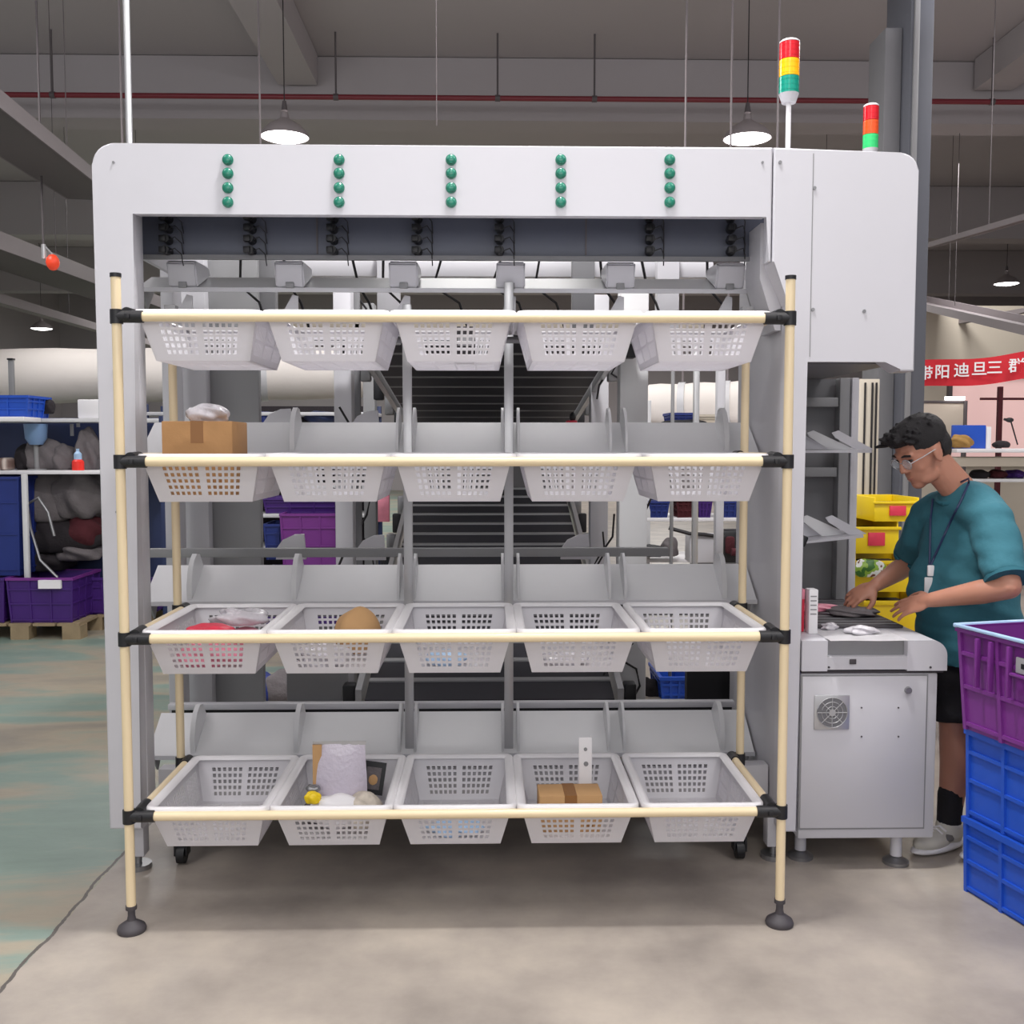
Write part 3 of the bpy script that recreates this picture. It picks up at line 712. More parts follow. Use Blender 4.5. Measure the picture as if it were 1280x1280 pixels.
def make_basket():
    r = thing('mesh_basket', '', 'basket')
    # local: rim at z=0, front rim at y=0
    X, x = BW/2-.014, bw/2; Y0, Y1 = .014, BD-.014; y0, y1 = .075, BD-.075; z0 = -BH
    zt_ = -.004
    wall((-x, y0, z0), (x, y0, z0), (X, Y0, zt_), (-X, Y0, zt_), 2, 6, 5, a=.14, b_=.86, name='front_wall', parent=r)
    wall((x, y1, z0), (-x, y1, z0), (-X, Y1, zt_), (X, Y1, zt_), 2, 6, 5, a=.14, b_=.86, name='back_wall', parent=r)
    wall((-x, y1, z0), (-x, y0, z0), (-X, Y0, zt_), (-X, Y1, zt_), 3, 8, 2, a=.06, b_=.94, fu=.4, fv=.86, name='side_wall', parent=r)
    wall((x, y0, z0), (x, y1, z0), (X, Y1, zt_), (X, Y0, zt_), 3, 8, 2, a=.06, b_=.94, fu=.4, fv=.86, name='side_wall', parent=r)
    wall((-x, y0, z0), (-x, y1, z0), (x, y1, z0), (x, y0, z0), 3, 7, 4, a=.06, b_=.94, va=.05, vb=.95, fu=.4, fv=.9, name='base', parent=r)
    # rim : rounded ring
    def rr2(w, d, rad, cx, cy, k=5):
        o = []
        for (sx, sy, a0) in ((1, 1, 0), (-1, 1, 90), (-1, -1, 180), (1, -1, 270)):
            for i in range(k+1):
                a = R(a0+90*i/k); o.append((cx+sx*(w/2-rad)+rad*math.cos(a), cy+sy*(d/2-rad)+rad*math.sin(a)))
        return o
    mb = MB(); prof = [(-.030, -.008), (-.024, -.001), (-.014, .003), (-.004, .002), (0, -.003), (0, -.016), (-.004, -.016), (-.006, -.004), (-.016, -.002), (-.024, -.006)]
    rings = []
    for off, z in prof:
        pts = rr2(BW+2*off, BD+2*off, max(.035+off, .006), 0, BD/2)
        rings.append([mb.bm.verts.new((p[0], p[1], z)) for p in pts])
    n_ = len(rings[0])
    for i in range(len(rings)):
        A, B = rings[i], rings[(i+1) % len(rings)]
        for k in range(n_): mb.bm.faces.new((A[k], A[(k+1) % n_], B[(k+1) % n_], B[k]))
    mb.build('rim', 'white', r, smooth=60)
    return r
bproto = make_basket(); firstb = True
colx = []
for px in (259, 414, 568.5, 722.5, 879): colx.append(at(px, 1010, RF+.02).x)
ordw = ['leftmost', 'second from the left', 'middle', 'fourth from the left', 'rightmost']
roww = ['top row', 'second row', 'third row', 'bottom row']
extra = {(1, 0): ', holding a cardboard box', (2, 0): ', holding pink packets', (2, 1): ', holding a paper parcel', (3, 1): ', holding a pouch', (3, 3): ', holding a carton', (0, 2): ', holding a dark packet'}
BZ = {}
for r_i, z in enumerate(rows_z):
    for c_i, x in enumerate(colx):
        o = bproto if firstb else copy_tree(bproto); firstb = False
        rz_ = z+.021
        dx = 0
        o.location = (x, RF+.002, rz_)
        o['label'] = 'white mesh basket, %s in the %s%s' % (ordw[c_i], roww[r_i], extra.get((r_i, c_i), ''))
        o['group'] = 'white mesh baskets on the pipe rack'
        BZ[(r_i, c_i)] = (x, rz_-BH+.004)

# basket contents
def carton(name, x, y, z, w, d, h_, label, rz=0, mt='card', tape=True, tilt=0):
    t = thing(name, label, 'box', (x, y, z))
    MB().box(x-w/2, x+w/2, y-d/2, y+d/2, z, z+h_, .003).build('carton', mt, t)
    if tape:
        MB().box(x-.02, x+.02, y-d/2-.0008, y+d/2+.0008, z+h_*.72, z+h_+.0008).build('tape', 'tape', t)
    mb = MB()
    for k in range(3): mb.box(x+w*.2+k*.012, x+w*.2+.008+k*.012, y-d/2-.0012, y-d/2-.0003, z+h_*.12, z+h_*.3)
    mb.build('printed_mark', 'tape', t)
    t.rotation_euler = (tilt, 0, rz); return t
x, z = BZ[(1, 0)]; p = at(251, 560, 3.30)
carton('cardboard_box', p.x, 3.36, z, .222, .2, .245, 'brown cardboard box standing in the leftmost basket of the second row')
blob('plastic_bag', (p.x+.0, 3.40, z+.245+.024), (.07, .05, .035), 'film', 'crumpled clear plastic bag on top of the brown cardboard box', 'bag', .5, 8)
x, z = BZ[(2, 0)]
blob('soft_packet', (x-.02, 3.27, z+.035), (.11, .08, .045), 'pink', 'pink soft packet at the front of the leftmost third-row basket', 'packet', .3, 9)
blob('soft_packet', (x-.04, 3.33, z+.10), (.08, .06, .025), 'redfilm', 'bright red film packet on top of the pink packet', 'packet', .3, 10)
blob('soft_packet', (x+.04, 3.45, z+.125), (.09, .05, .032), 'film', 'clear film packet with grey print behind the red packet', 'packet', .5, 11)
blob('soft_packet', (x+.05, 3.43, z+.05), (.08, .06, .045), 'pink', 'pale pink packet beneath the clear film packet', 'packet', .4, 12)
x, z = BZ[(2, 1)]
blob('paper_parcel', (x+.05, 3.40, z+.08), (.075, .075, .085), 'card2', 'round brown paper parcel in the second basket of the third row', 'parcel', .12, 13)
blob('soft_packet', (x-.05, 3.28, z+.03), (.08, .08, .035), 'film', 'clear film packet beside the round brown paper parcel', 'packet', .5, 14)
x, z = BZ[(2, 2)]
blob('soft_packet', (x-.03, 3.28, z+.02), (.07, .07, .025), 'bluefilm', 'pale blue film packet low in the middle third-row basket', 'packet', .3, 15)
x, z = BZ[(2, 3)]
blob('soft_packet', (x-.03, 3.28, z+.016), (.08, .07, .02), 'film', 'flat clear film packet in the fourth third-row basket', 'packet', .3, 16)
x, z = BZ[(0, 2)]
MBp = thing('dark_packet', 'small dark packet standing in the middle basket of the top row', 'packet', (x+.03, 3.25, z))
MB().box(x+.0, x+.065, 3.24, 3.27, z, z+.11, .004).build('packet_body', 'dcloth', MBp)
MB().box(x+.01, x+.055, 3.2385, 3.2399, z+.05, z+.08).build('packet_label', 'grey', MBp)
x, z = BZ[(3, 1)]
p = at(425, 990, 3.36)
pc = thing('stand_pouch', 'upright silvery white pouch in the second basket of the bottom row', 'pouch', (p.x, 3.36, z+.05))
mb = MB(); pw, ph_ = .088, .225; NN = 10
g = {}
for sgn in (-1, 1):
    for i in range(NN+1):
        for j in range(NN+1):
            u, v = i/NN*2-1, j/NN
            th = .032*(1-abs(u)**2.5)*(1-v**3)+.001
            g[sgn, i, j] = mb.bm.verts.new((p.x+u*pw*(1+.03*math.sin(v*5)), 3.36+sgn*th, z+.045+v*ph_))
for sgn in (-1, 1):
    for i in range(NN):
        for j in range(NN): mb.bm.faces.new((g[sgn, i, j], g[sgn, i+1, j], g[sgn, i+1, j+1], g[sgn, i, j+1]))
bmesh.ops.remove_doubles(mb.bm, verts=mb.bm.verts, dist=.0021)
mb.build('pouch_body', mat('pouch_film', (206,198,212), .3, var=.08, scale=12, bump=.4, coat=.5), pc, smooth=70)
MB().box(p.x-pw, p.x-pw+.03, 3.35, 3.356, z+.08, z+.265).build('side_gusset', 'card2', pc)
MB().box(p.x-pw, p.x+pw, 3.3575, 3.3625, z+.262, z+.275).build('top_seal', 'alu', pc)
p = at(464, 965, 3.42)
ph = thing('photo_card', 'dark framed photo card leaning behind the silvery pouch', 'card', (p.x, 3.43, z+.07))
mt4 = Matrix.Translation((p.x, 3.45, z+.12)) @ Matrix.Rotation(R(8), 4, 'Y') @ Matrix.Rotation(R(-12), 4, 'X')
MB().box(-.04, .042, -.002, .002, -.055, .055, mtx=mt4).build('card_backing', 'black', ph)
MB().box(-.022, .028, -.0032, -.002, -.038, .036, mtx=mt4).build('picture', 'cloth', ph)
mb = MB(); mb.ball((0, 0, 0), (.016, .002, .018), mtx=mt4 @ Matrix.Translation((.004, -.004, -.006))); mb.build('picture_patch', 'card2', ph)
blob('yellow_toy', (at(391, 995, 3.25).x, 3.25, z+.12), (.026, .02, .022), 'yellow', 'small yellow trinket at the front left of the pouch basket', 'trinket', .25, 17)
blob('metal_ring_tin', (at(391, 985, 3.29).x, 3.30, z+.135), (.024, .02, .014), 'steel', 'small grey metal lump just behind the yellow trinket', 'trinket', .2, 18)
blob('paper_wad', (x-.01, 3.27, z+.07), (.085, .07, .055), 'paper', 'crumpled white paper filling the front of the pouch basket', 'paper', .35, 19)
blob('paper_wad', (x+.08, 3.30, z+.06), (.06, .08, .06), mat('newsprint', (206,196,182), .8, var=.35, scale=60), 'crumpled printed newsprint right of the white paper in the pouch basket', 'paper', .3, 20)
blob('soft_packet', (x-.07, 3.36, z+.035), (.06, .09, .04), 'cloth', 'grey packet lying under the white pouch', 'packet', .3, 21)
x, z = BZ[(3, 2)]
blob('soft_packet', (x, 3.26, z+.016), (.09, .06, .02), 'bluefilm', 'pale blue film packet low in the middle bottom-row basket', 'packet', .3, 22)
x, z = BZ[(3, 3)]
p = at(713, 1000, 3.25)
carton('cardboard_box', p.x, 3.30, z, .205, .12, .125, 'pale cardboard carton in the fourth basket of the bottom row', mt='card2', rz=R(1))
wb = thing('white_bracket', 'tall white slotted bracket standing behind the pale carton', 'bracket', (at(731, 985, 3.4).x, 3.385, z))
bxx = at(731, 985, 3.4).x
mb = MB(); mb.box(bxx-.022, bxx+.022, 3.383, 3.387, z, z+.275, .001); mb.box(bxx+.018, bxx+.022, 3.387, 3.41, z, z+.275, .001)
mb.build('bracket_plate', 'white', wb)
MB().cyl((bxx, 3.3805, z+.235), (bxx, 3.383, z+.235), .006).cyl((bxx+.002, 3.3805, z+.185), (bxx+.002, 3.383, z+.185), .008).build('bracket_holes', 'grey', wb)
blob('soft_packet', (x-.0, 3.45, z+.014), (.1, .05, .018), 'film', 'flat clear packet behind the pale carton in the bottom row', 'packet', .3, 23)

# ------------------------------------------------------------------ crates
def crate(name, w, d, h_, mt, label, loc, rz=0, group=None, cols=3, cat='crate', rim='', band=None, taper=.02):
    """local: far-left corner at origin, x to the right, y towards -"""
    t = thing(name, label, cat); th = .006
    mb = MB()
    def wallp(a0, a1, b0, b1):   # bottom pts a0,a1 ; top b0,b1 (xy), thickness via solidify
        pass
    cx, cy = w/2, -d/2
    def ring(z, k, off=0): 
        hw, hd = w/2-k+off, d/2-k+off
        return [Vector((cx-hw, cy-hd, z)), Vector((cx+hw, cy-hd, z)), Vector((cx+hw, cy+hd, z)), Vector((cx-hw, cy+hd, z))]
    lo, hi = ring(0, taper), ring(h_, 0); loi, hii = ring(th, taper+th), ring(h_, th)
    V = [[mb.bm.verts.new(v) for v in r_] for r_ in (lo, hi, hii, loi)]
    for i in range(3):
        for k in range(4): mb.bm.faces.new((V[i][k], V[i][(k+1) % 4], V[i+1][(k+1) % 4], V[i+1][k]))
    mb.bm.faces.new(V[0][::-1]); mb.bm.faces.new(V[3])
    # ribs
    for side in range(4):
        a, b_ = lo[side], lo[(side+1) % 4]; A, B = hi[side], hi[(side+1) % 4]
        nrm = (b_-a).cross(Vector((0, 0, 1))).normalized()
        L = (b_-a).length; k = cols if side in (0, 2) else cols+1
        for i in range(k+1):
            t0 = i/k; p0 = a.lerp(b_, t0); p1 = A.lerp(B, t0); tv = (b_-a).normalized()*.007
            q_ = [mb.bm.verts.new(v) for v in (p0-tv, p0+tv, p1+tv, p1-tv)]; q2 = [mb.bm.verts.new(v.co+nrm*.009) for v in q_]
            mb.bm.faces.new(q2)
            for j in range(4): mb.bm.faces.new((q_[j], q_[(j+1) % 4], q2[(j+1) % 4], q2[j]))
        for fz in (.06, .42, .74):
            p0 = a.lerp(A, fz); p1 = b_.lerp(B, fz); tv = Vector((0, 0, .006))
            q_ = [mb.bm.verts.new(v) for v in (p0-tv, p1-tv, p1+tv, p0+tv)]; q2 = [mb.bm.verts.new(v.co+nrm*.008) for v in q_]
            mb.bm.faces.new(q2)
            for j in range(4): mb.bm.faces.new((q_[j], q_[(j+1) % 4], q2[(j+1) % 4], q2[j]))
    mb.build('crate_body', mt, t)
    mb = MB(); o1, o2 = ring(h_-.02, 0, .012), ring(h_, 0, .012); i1, i2 = ring(h_-.02, 0, -.004), ring(h_+.001, 0, -.008)
    V = [[mb.bm.verts.new(v) for v in r_] for r_ in (i1, o1, o2, i2)]
    for i in range(4):
        for k in range(4): mb.bm.faces.new((V[i][k], V[i][(k+1) % 4], V[(i+1) % 4][(k+1) % 4], V[(i+1) % 4][k]))
    mb.build('crate_rim', rim or mt, t)
    if band:
        MB().box(*band).build('label_holder', 'paper', t)
    t.location = loc; t.rotation_euler.z = rz; t['group'] = group or 'plastic crates'
    return t
RZ = R(13.8); base_ = Vector((1.60, 3.33, 0))
crate('plastic_crate', .46, .66, .255, 'blue', 'bottom blue crate on the floor at right foreground', base_, RZ, 'crates stacked at the right foreground', taper=.006)
crate('plastic_crate', .46, .66, .30, 'blue', 'upper blue crate stacked directly under the purple crate', base_+Vector((0, 0, .257)), RZ, 'crates stacked at the right foreground', taper=.006)
pcx = base_+Vector((-.04, .0, .5585))
pcr = crate('plastic_crate', .54, .70, .345, 'purple', 'purple crate on top of the two blue crates beside the person', pcx, RZ, 'crates stacked at the right foreground', taper=.02)
# rounded handle block + white label with dark mark on the visible (left) face
lb = MB().box(-.017, -.011, -.39, -.27, .245, .295, .004).build('label_holder', 'alu', pcr, org=(0, 0, 0))
mb = MB()
for k, (a, b_) in enumerate(((-.37, -.352), (-.345, -.325), (-.318, -.295))): mb.box(-.0182, -.017, a, b_, .262, .278)
mb.build('label_mark', 'black', lb, org=(0, 0, 0))
mb = MB()
for y_ in (-.10, -.16, -.24): mb.box(-.022, -.004, y_-.006, y_+.006, .16, .32, .003)
mb.box(-.022, -.006, -.45, -.25, .232, .242, .003)
mb.build('handle_ribs', 'purple', pcr, org=(0, 0, 0))
rimb = MB().box(-.02, .55, -.004, .014, .338, .352, .004).build('rim_edge', 'bluefilm', pcr, org=(0, 0, 0))
MB().box(-.02, -.002, -.7, .0, .340, .350, .003).build('rim_edge', 'bluefilm', pcr, org=(0, 0, 0))

# yellow bins behind the counter
def bin_(px0, px1, py0, py1, Y, label, red=True, fill=None):
    a, b_ = at(px0, py1, Y), at(px1, py0, Y); w, h_ = b_.x-a.x, b_.z-a.z; d = .35
    t = thing('picking_bin', label, 'bin', (a.x, Y, a.z), 'yellow bins stacked behind the counter')
    mb = MB(); th = .008
    mb.box(a.x, b_.x, Y, Y+th, a.z, a.z+h_*.8, .002); mb.box(a.x, a.x+th, Y+th, Y+d, a.z, b_.z, .002); mb.box(b_.x-th, b_.x, Y+th, Y+d, a.z, b_.z, .002)
    mb.box(a.x+th, b_.x-th, Y+d-th, Y+d, a.z, b_.z, .002); mb.box(a.x+th, b_.x-th, Y+th, Y+d-th, a.z, a.z+th)
    mb.box(a.x-.01, b_.x+.01, Y-.012, Y, a.z+h_*.74, a.z+h_*.84, .003)
    mb.build('bin_body', 'yellow', t)
    if red: MB().box(a.x+w*.32, a.x+w*.68, Y-.0135, Y-.0005, a.z+h_*.25, a.z+h_*.66, .002).build('label_plate', 'redfilm', t)
    MB().box(a.x+w*.1, b_.x-w*.1, Y+.02, Y+d-.02, a.z+.01, a.z+h_*.7).build('bin_shadow_fill', 'dcloth', t)  # dark block imitates the shade inside the bin
    return t
bY = 5.2
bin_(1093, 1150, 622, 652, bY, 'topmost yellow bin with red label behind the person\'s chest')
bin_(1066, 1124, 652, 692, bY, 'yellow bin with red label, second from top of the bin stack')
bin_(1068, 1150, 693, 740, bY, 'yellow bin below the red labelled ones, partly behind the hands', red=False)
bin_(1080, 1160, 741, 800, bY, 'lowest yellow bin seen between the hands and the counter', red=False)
pp_ = at(1083, 712, bY-.06)
blob('green_packet', (pp_.x+.02, bY-.05, pp_.z), (.08, .025, .055), 'print', 'green and white printed packet in front of the yellow bins', 'packet', .2, 31)
tb = thing('bin_table', 'pale wooden table carrying the yellow bins behind the counter', 'table', (at(1110, 800, bY).x, bY+.2, 0))
tzz = at(1110, 800, bY).z-.003
MB().box(1.75, 3.2, bY-.1, bY+.5, tzz-.03, tzz, .004).build('table_top', 'card2', tb)
for x in (1.8, 3.15):
    for y in (bY-.05, bY+.45): MB().box(x-.02, x+.02, y-.02, y+.02, 0, tzz-.03).build('leg', 'grey', tb)
# ------------------------------------------------------------------ background : left storage and packing area
def shelf_unit(label, x0, x1, y0, y1, zs, top, mt_board='white', mt_post='navy', name='storage_shelf', back=None):
    t = thing(name, label, 'shelf', ((x0+x1)/2, (y0+y1)/2, 0))
    for x in (x0+.02, x1-.02):
        for y in (y0+.02, y1-.02): MB().box(x-.018, x+.018, y-.018, y+.018, 0, top, .003).build('post', mt_post, t)
    for z in zs: MB().box(x0, x1, y0, y1, z-.03, z, .004).build('shelf_board', mt_board, t)
    if back: MB().box(x0, x1, y1-.03, y1-.01, .1, top).build('back_panel', back, t)
    return t
def wpx(px, Y): return at(px, 560, Y).x
def zpy(py, Y): return at(300, py, Y).z
Y0 = 8.0
# white duct
dY = 9.6
def duct(label, pxa, pya, Ya, pxb, pyb, Yb, r):
    a, b_ = at(pxa, pya, Ya), at(pxb, pyb, Yb)
    t = thing('fabric_duct', label, 'duct', (a+b_)/2); d = b_-a
    n_ = 14; pts = [a+d*(i/n_) for i in range(n_+1)]
    MB().tube(pts, [r*(1+.03*math.sin(i*1.7)) for i in range(n_+1)], 28).build('duct_sleeve', 'duct', t)
    for i in (3, 7, 11):
        p = pts[i]; MB().cyl(p-d.normalized()*.03, p+d.normalized()*.03, r*1.06, seg=28).build('strap', 'chute', t)
        MB().cyl(p+Vector((0, 0, r)), (p.x, p.y, 6.48), .01, seg=6).build('hanger_rod', 'tray', t)
duct('thick white fabric duct hanging across the hall at left behind the machine', -160, 472, 9.4, 452, 466, 10.2, .25)
duct('white fabric duct seen through the right side of the machine', 812, 506, 9.2, 1010, 500, 8.8, .18)
q = at(27, 480, 9.1)
MB_ = thing('duct_strap_post', 'short grey upright bracket in front of the white duct', 'post', (q.x, 8.9, 0))
MB().box(q.x-.022, q.x+.022, 8.9, 8.93, 1.75, at(27, 450, 8.9).z, .004).build('post', 'grey', MB_)
MB().box(q.x-.024, q.x+.024, 8.89, 8.94, at(27, 450, 8.9).z, at(27, 450, 8.9).z+.015).build('post_cap', 'black', MB_)
MB().box(q.x-.022, q.x+.022, 8.9, 8.93, 0, 1.75, .004).build('post_foot', 'grey', MB_)

def ux(a, b_, Y): return wpx(a, Y), wpx(b_, Y)
# main left bench and shelf
xa, xb = ux(-130, 205, 8.1)
shelf_unit('long packing shelf with white boards at left beyond the machine', xa, xb, 8.1, 8.7, (zpy(588, 8.1), ), zpy(520, 8.1), 'white', 'navy', back='navy')
MB1 = tag(MB().box(xa, xb, 8.2, 8.6, zpy(523, 8.2)-.03, zpy(523, 8.2), .004).build('upper_shelf_board', 'chute', org=((xa+xb)/2, 8.4, zpy(523, 8.2)-.03)), 'grey upper board running above the packing shelf at left', 'board')
# clutter on the shelf at left
zz = zpy(588, 8.1)
def crate_px(px0, px1, py0, py1, Y, mt, label, d=.4, grp='crates in the storage area', rz=0, cols=3, rim='', nm='plastic_crate', taper=.02):
    a, b_ = at(px0, py1, Y), at(px1, py0, Y)
    return crate(nm, b_.x-a.x, d, b_.z-a.z, mt, label, Vector((a.x, Y+d, a.z)), rz, grp, cols, rim=rim, taper=taper)
crate_px(-40, 34, 494, 523, 7.95, 'blue', 'blue crate on the upper board at the far left edge', grp='crates on the left shelf')
tag(MB().box(*ux(-60, 31, 7.85), 7.85, 8.15, zpy(527, 7.85), zpy(521, 7.85), .006).build('white_board', 'white', org=(wpx(0, 7.85), 8, zpy(527, 7.85))), 'white board end under the blue crate at the left edge', 'board')
crate_px(-50, 22, 596, 720, 8.0, 'dblue', 'tall dark blue bin under the packing shelf at the left edge', grp='crates on the left shelf', cols=2)
blob('tool_pouch', (wpx(60, 8.3), 8.3, zpy(513, 8.3)+.02), (.06, .05, .07), 'dcloth', 'small dark lumpy tool on the upper board in front of the duct', 'pouch', .3, 40)
tag(MB().box(*ux(98, 130, 8.25), 8.25, 8.4, zpy(523, 8.2)+.001, zpy(499, 8.2), .01).build('white_carton', 'white', org=(wpx(110, 8.2), 8.3, zpy(523, 8.2))), 'white carton on the upper board next to the machine edge', 'box')
tb_ = thing('clear_tub', 'pale blue translucent tub beneath the upper board at left', 'tub', (wpx(42, 8.2), 8.25, zz))
w_ = (wpx(56, 8.2)-wpx(27, 8.2))/2
MB().lathe([(w_*.55, zpy(556, 8.2)), (w_*.9, zpy(548, 8.2)), (w_, zpy(530, 8.2)), (w_*.95, zpy(530, 8.2)), (w_*.5, zpy(553, 8.2))], (wpx(42, 8.2), 8.25, 0)).build('tub_body', mat('pale_blue_tub', (120,150,190), .3), tb_)
MB().cyl((wpx(42, 8.2), 8.25, zz), (wpx(42, 8.2), 8.25, zpy(556, 8.2)), .02).cyl((wpx(42, 8.2), 8.25, zz), (wpx(42, 8.2), 8.25, zz+.01), .07).build('tub_stand', 'grey', tb_)
for i, (px, py, rx, rz, m_, lb_) in enumerate((
    (55, 568, .17, .15, 'cloth', 'grey lumpy cloth bundle on the left packing shelf'),
    (32, 570, .08, .12, 'dcloth', 'dark cloth bundle on the shelf beside the grey bundle'),
    (80, 572, .11, .12, 'cloth', 'smaller grey bundle in the middle of the left packing shelf'),
    (110, 556, .10, .19, 'cloth', 'tall grey sack on the shelf beside the machine edge'))):
    blob('cloth_bundle', (wpx(px, 8.35), 8.35, zz+rz*.7), (rx, .12, rz), m_, lb_, 'bundle', .3, 50+i)
bo = thing('spray_bottle', 'clear bottle with bright red base on the left packing shelf', 'bottle', (wpx(97, 8.15), 8.15, zz))
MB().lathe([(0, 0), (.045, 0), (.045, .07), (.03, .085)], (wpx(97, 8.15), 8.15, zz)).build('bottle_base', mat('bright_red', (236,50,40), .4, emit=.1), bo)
MB().lathe([(.03, .086), (.03, .13), (.012, .15), (.012, .17), (0, .17)], (wpx(97, 8.15), 8.15, zz)).build('bottle_neck', 'bluefilm', bo)
ic = thing('hanging_tags', 'cluster of small white tags on the navy back panel at left', 'tags', (wpx(93, 8.6), 8.6, zpy(545, 8.6)))
MB().box(wpx(89, 8.6), wpx(93, 8.6), 8.585, 8.6, zpy(545, 8.6), zpy(530, 8.6), .002).box(wpx(97, 8.6), wpx(101, 8.6), 8.585, 8.6, zpy(534, 8.6), zpy(527, 8.6), .002).build('tag_cards', 'chute', ic)
tag(MB().box(*ux(-6, 8, 8.12), 8.12, 8.3, zz+.001, zz+.10, .03).build('folded_cloth', 'stripe', org=(wpx(0, 8.12), 8.2, zz)), 'folded striped cloth at the left edge of the packing shelf', 'cloth')
# sheet bundle under shelf : bags, chair like frames
for i, (px, py, rx, rz, m_, lb_) in enumerate((
    (52, 625, .24, .25, 'cloth', 'big grey bag hanging under the left packing shelf'),
    (100, 622, .22, .24, 'cloth', 'second grey bag under the shelf next to the machine edge'),
    (70, 672, .40, .16, 'dcloth', 'dark brown bag heap below the grey bags'),
    (108, 665, .16, .15, 'maroon', 'maroon cloth heap beside the machine edge'),
    (100, 690, .18, .09, 'cloth', 'pale grey plastic sheet on top of the purple crates'),
    (45, 700, .3, .12, 'dcloth', 'black bag lying behind the large purple crate'))):
    c_ = at(px, py, 8.45); blob('storage_bag', (c_.x, 8.45, c_.z), (rx, .18, rz), m_, lb_, 'bag', .28, 60+i)
ht = thing('metal_stand', 'thin chrome tube stand leaning in front of the bags at left', 'stand', (wpx(60, 8.1), 8.12, zpy(720, 8.1)))
mb = MB(); A_ = lambda x, y, Y=8.1: tuple(at(x, y, Y))
mb.tube([A_(34, 630), A_(38, 660), A_(50, 700), A_(72, 722)], .012, 8).tube([A_(34, 630), A_(48, 622), A_(60, 640), A_(68, 670)], .012, 8).build('tube_frame', 'steel', ht)
tag(MB().box(wpx(25, 8.0), wpx(31, 8.0), 8.0, 8.04, 0, zpy(592, 8.0), .004).build('shelf_upright', 'chute', org=(wpx(28, 8.0), 8.0, 0)), 'pale upright under the packing shelf beside the tall blue bin', 'post')
# purple crates on pallets
def pallet(x0, x1, y0, y1, label):
    t = thing('wooden_pallet', label, 'pallet', ((x0+x1)/2, (y0+y1)/2, 0))
    for i in range(5):
        w = (x1-x0)/5; MB().box(x0+w*i+.01, x0+w*(i+1)-.01, y0, y1, .105, .125).build('deck_board', 'wood', t)
    for x in (x0, (x0+x1)/2-.07, x1-.14):
        for y in (y0, y1-.14): MB().box(x, x+.14, y, y+.14, 0, .105).build('block', 'wood', t)
xa, xb = ux(-60, 94, 7.9); pallet(xa, xb, 7.9, 8.6, 'wooden pallet under the large purple crate at left')
xa2, xb2 = ux(100, 180, 8.3); pallet(xa2, xb2, 8.3, 8.9, 'wooden pallet under the second purple crate beside the machine edge')
z0_ = .127
a = at(2, 712, 7.9)
crate('plastic_crate', wpx(84, 7.9)-wpx(2, 7.9), .55, zpy(722, 7.9)-z0_, 'dpurple', 'large dark purple crate with a pale label on the left pallet', Vector((wpx(2, 7.9), 8.47, z0_)), 0, 'purple crates on pallets', rim='purple',
      band=(.25, .42, -.585, -.556, (zpy(722, 7.9)-z0_)-.08, (zpy(722, 7.9)-z0_)-.015))
crate('plastic_crate', .62, .55, zpy(722, 8.3)-z0_, 'dpurple', 'dark purple crate on the pallet beside the machine edge', Vector((wpx(89, 8.3), 8.87, z0_)), 0, 'purple crates on pallets')
crate('plastic_crate', .5, .55, zpy(722, 7.9)-z0_, 'dpurple', 'dark purple crate cut by the left edge of the picture', Vector((wpx(2, 7.9)-.53, 8.47, z0_)), 0, 'purple crates on pallets')
# seen through the machine, left side : dark rack, crates
xa, xb = ux(180, 470, 8.9)
shelf_unit('dark storage shelf seen through the machine opening at left', xa, xb, 8.9, 9.4, (.35, .62, .9, 1.15, 1.42, zpy(515, 8.9)), 1.85, 'chute', 'navy', back='dcloth')
zs_ = [.35, .62, .9, 1.15, 1.42]
rd = random.Random(5)
k = 0
dark = (('dcloth', 'dark'), ('black', 'black'), ('dblue', 'dark blue'), ('navy', 'navy'), ('cloth', 'grey'))
names_ = ['lowest', 'second', 'third', 'fourth', 'fifth']
for si, z in enumerate(zs_[:5]):
    for bi in range(2):
        px = 187+bi*16
        m_, cn = dark[(si*2+bi) % 5]
        x0 = wpx(px, 8.95)
        t = thing('storage_box', '%s storage box on the %s board of the dark shelf, %s of its pair' % (cn, names_[si], ('left', 'right')[bi]), 'box', (x0+.05, 9.05, z), 'boxes on the dark storage shelf')
        MB().box(x0, x0+.1, 8.95, 9.2, z+.001, z+.19, .008).build('box_body', m_, t)
        MB().box(x0-.004, x0+.104, 8.945, 9.205, z+.17, z+.2, .004).build('lid', 'chute' if bi else m_, t)
crate_px(331, 382, 655, 700, 8.2, 'dblue', 'blue crate behind the machine beside the purple ones, at mid height')
crate_px(352, 424, 642, 712, 8.0, 'purple', 'purple crate seen through the machine left of the pale frame column')
crate_px(330, 424, 622, 642, 8.2, 'dpurple', 'dark purple crate topmost behind the machine at left')
crate_px(330, 424, 713, 790, 8.0, 'dpurple', 'lowest dark purple crate behind the machine at left', cols=4)
tag(MB().box(*ux(470, 486, 8.0), 8.0, 8.05, .9, zpy(618, 8), .004).build('pink_poster', 'pink', org=(wpx(478, 8), 8.02, .9)), 'narrow pink panel seen left of the belt deck', 'panel')
for i, (px, py, rx, rz, m_, lb_) in enumerate(((352, 521, .11, .06, 'chute', 'pale grey cloth heap on the board below the duct'), (400, 522, .14, .06, 'navy', 'navy cloth heap on the board below the duct'), (330, 524, .1, .07, 'dblue', 'blue cloth heap on the board below the duct, left end'))):
    c_ = at(px, py, 9.0); blob('cloth_heap', (c_.x, 9.05, c_.z), (rx, .12, rz), m_, lb_, 'cloth', .3, 80+i)
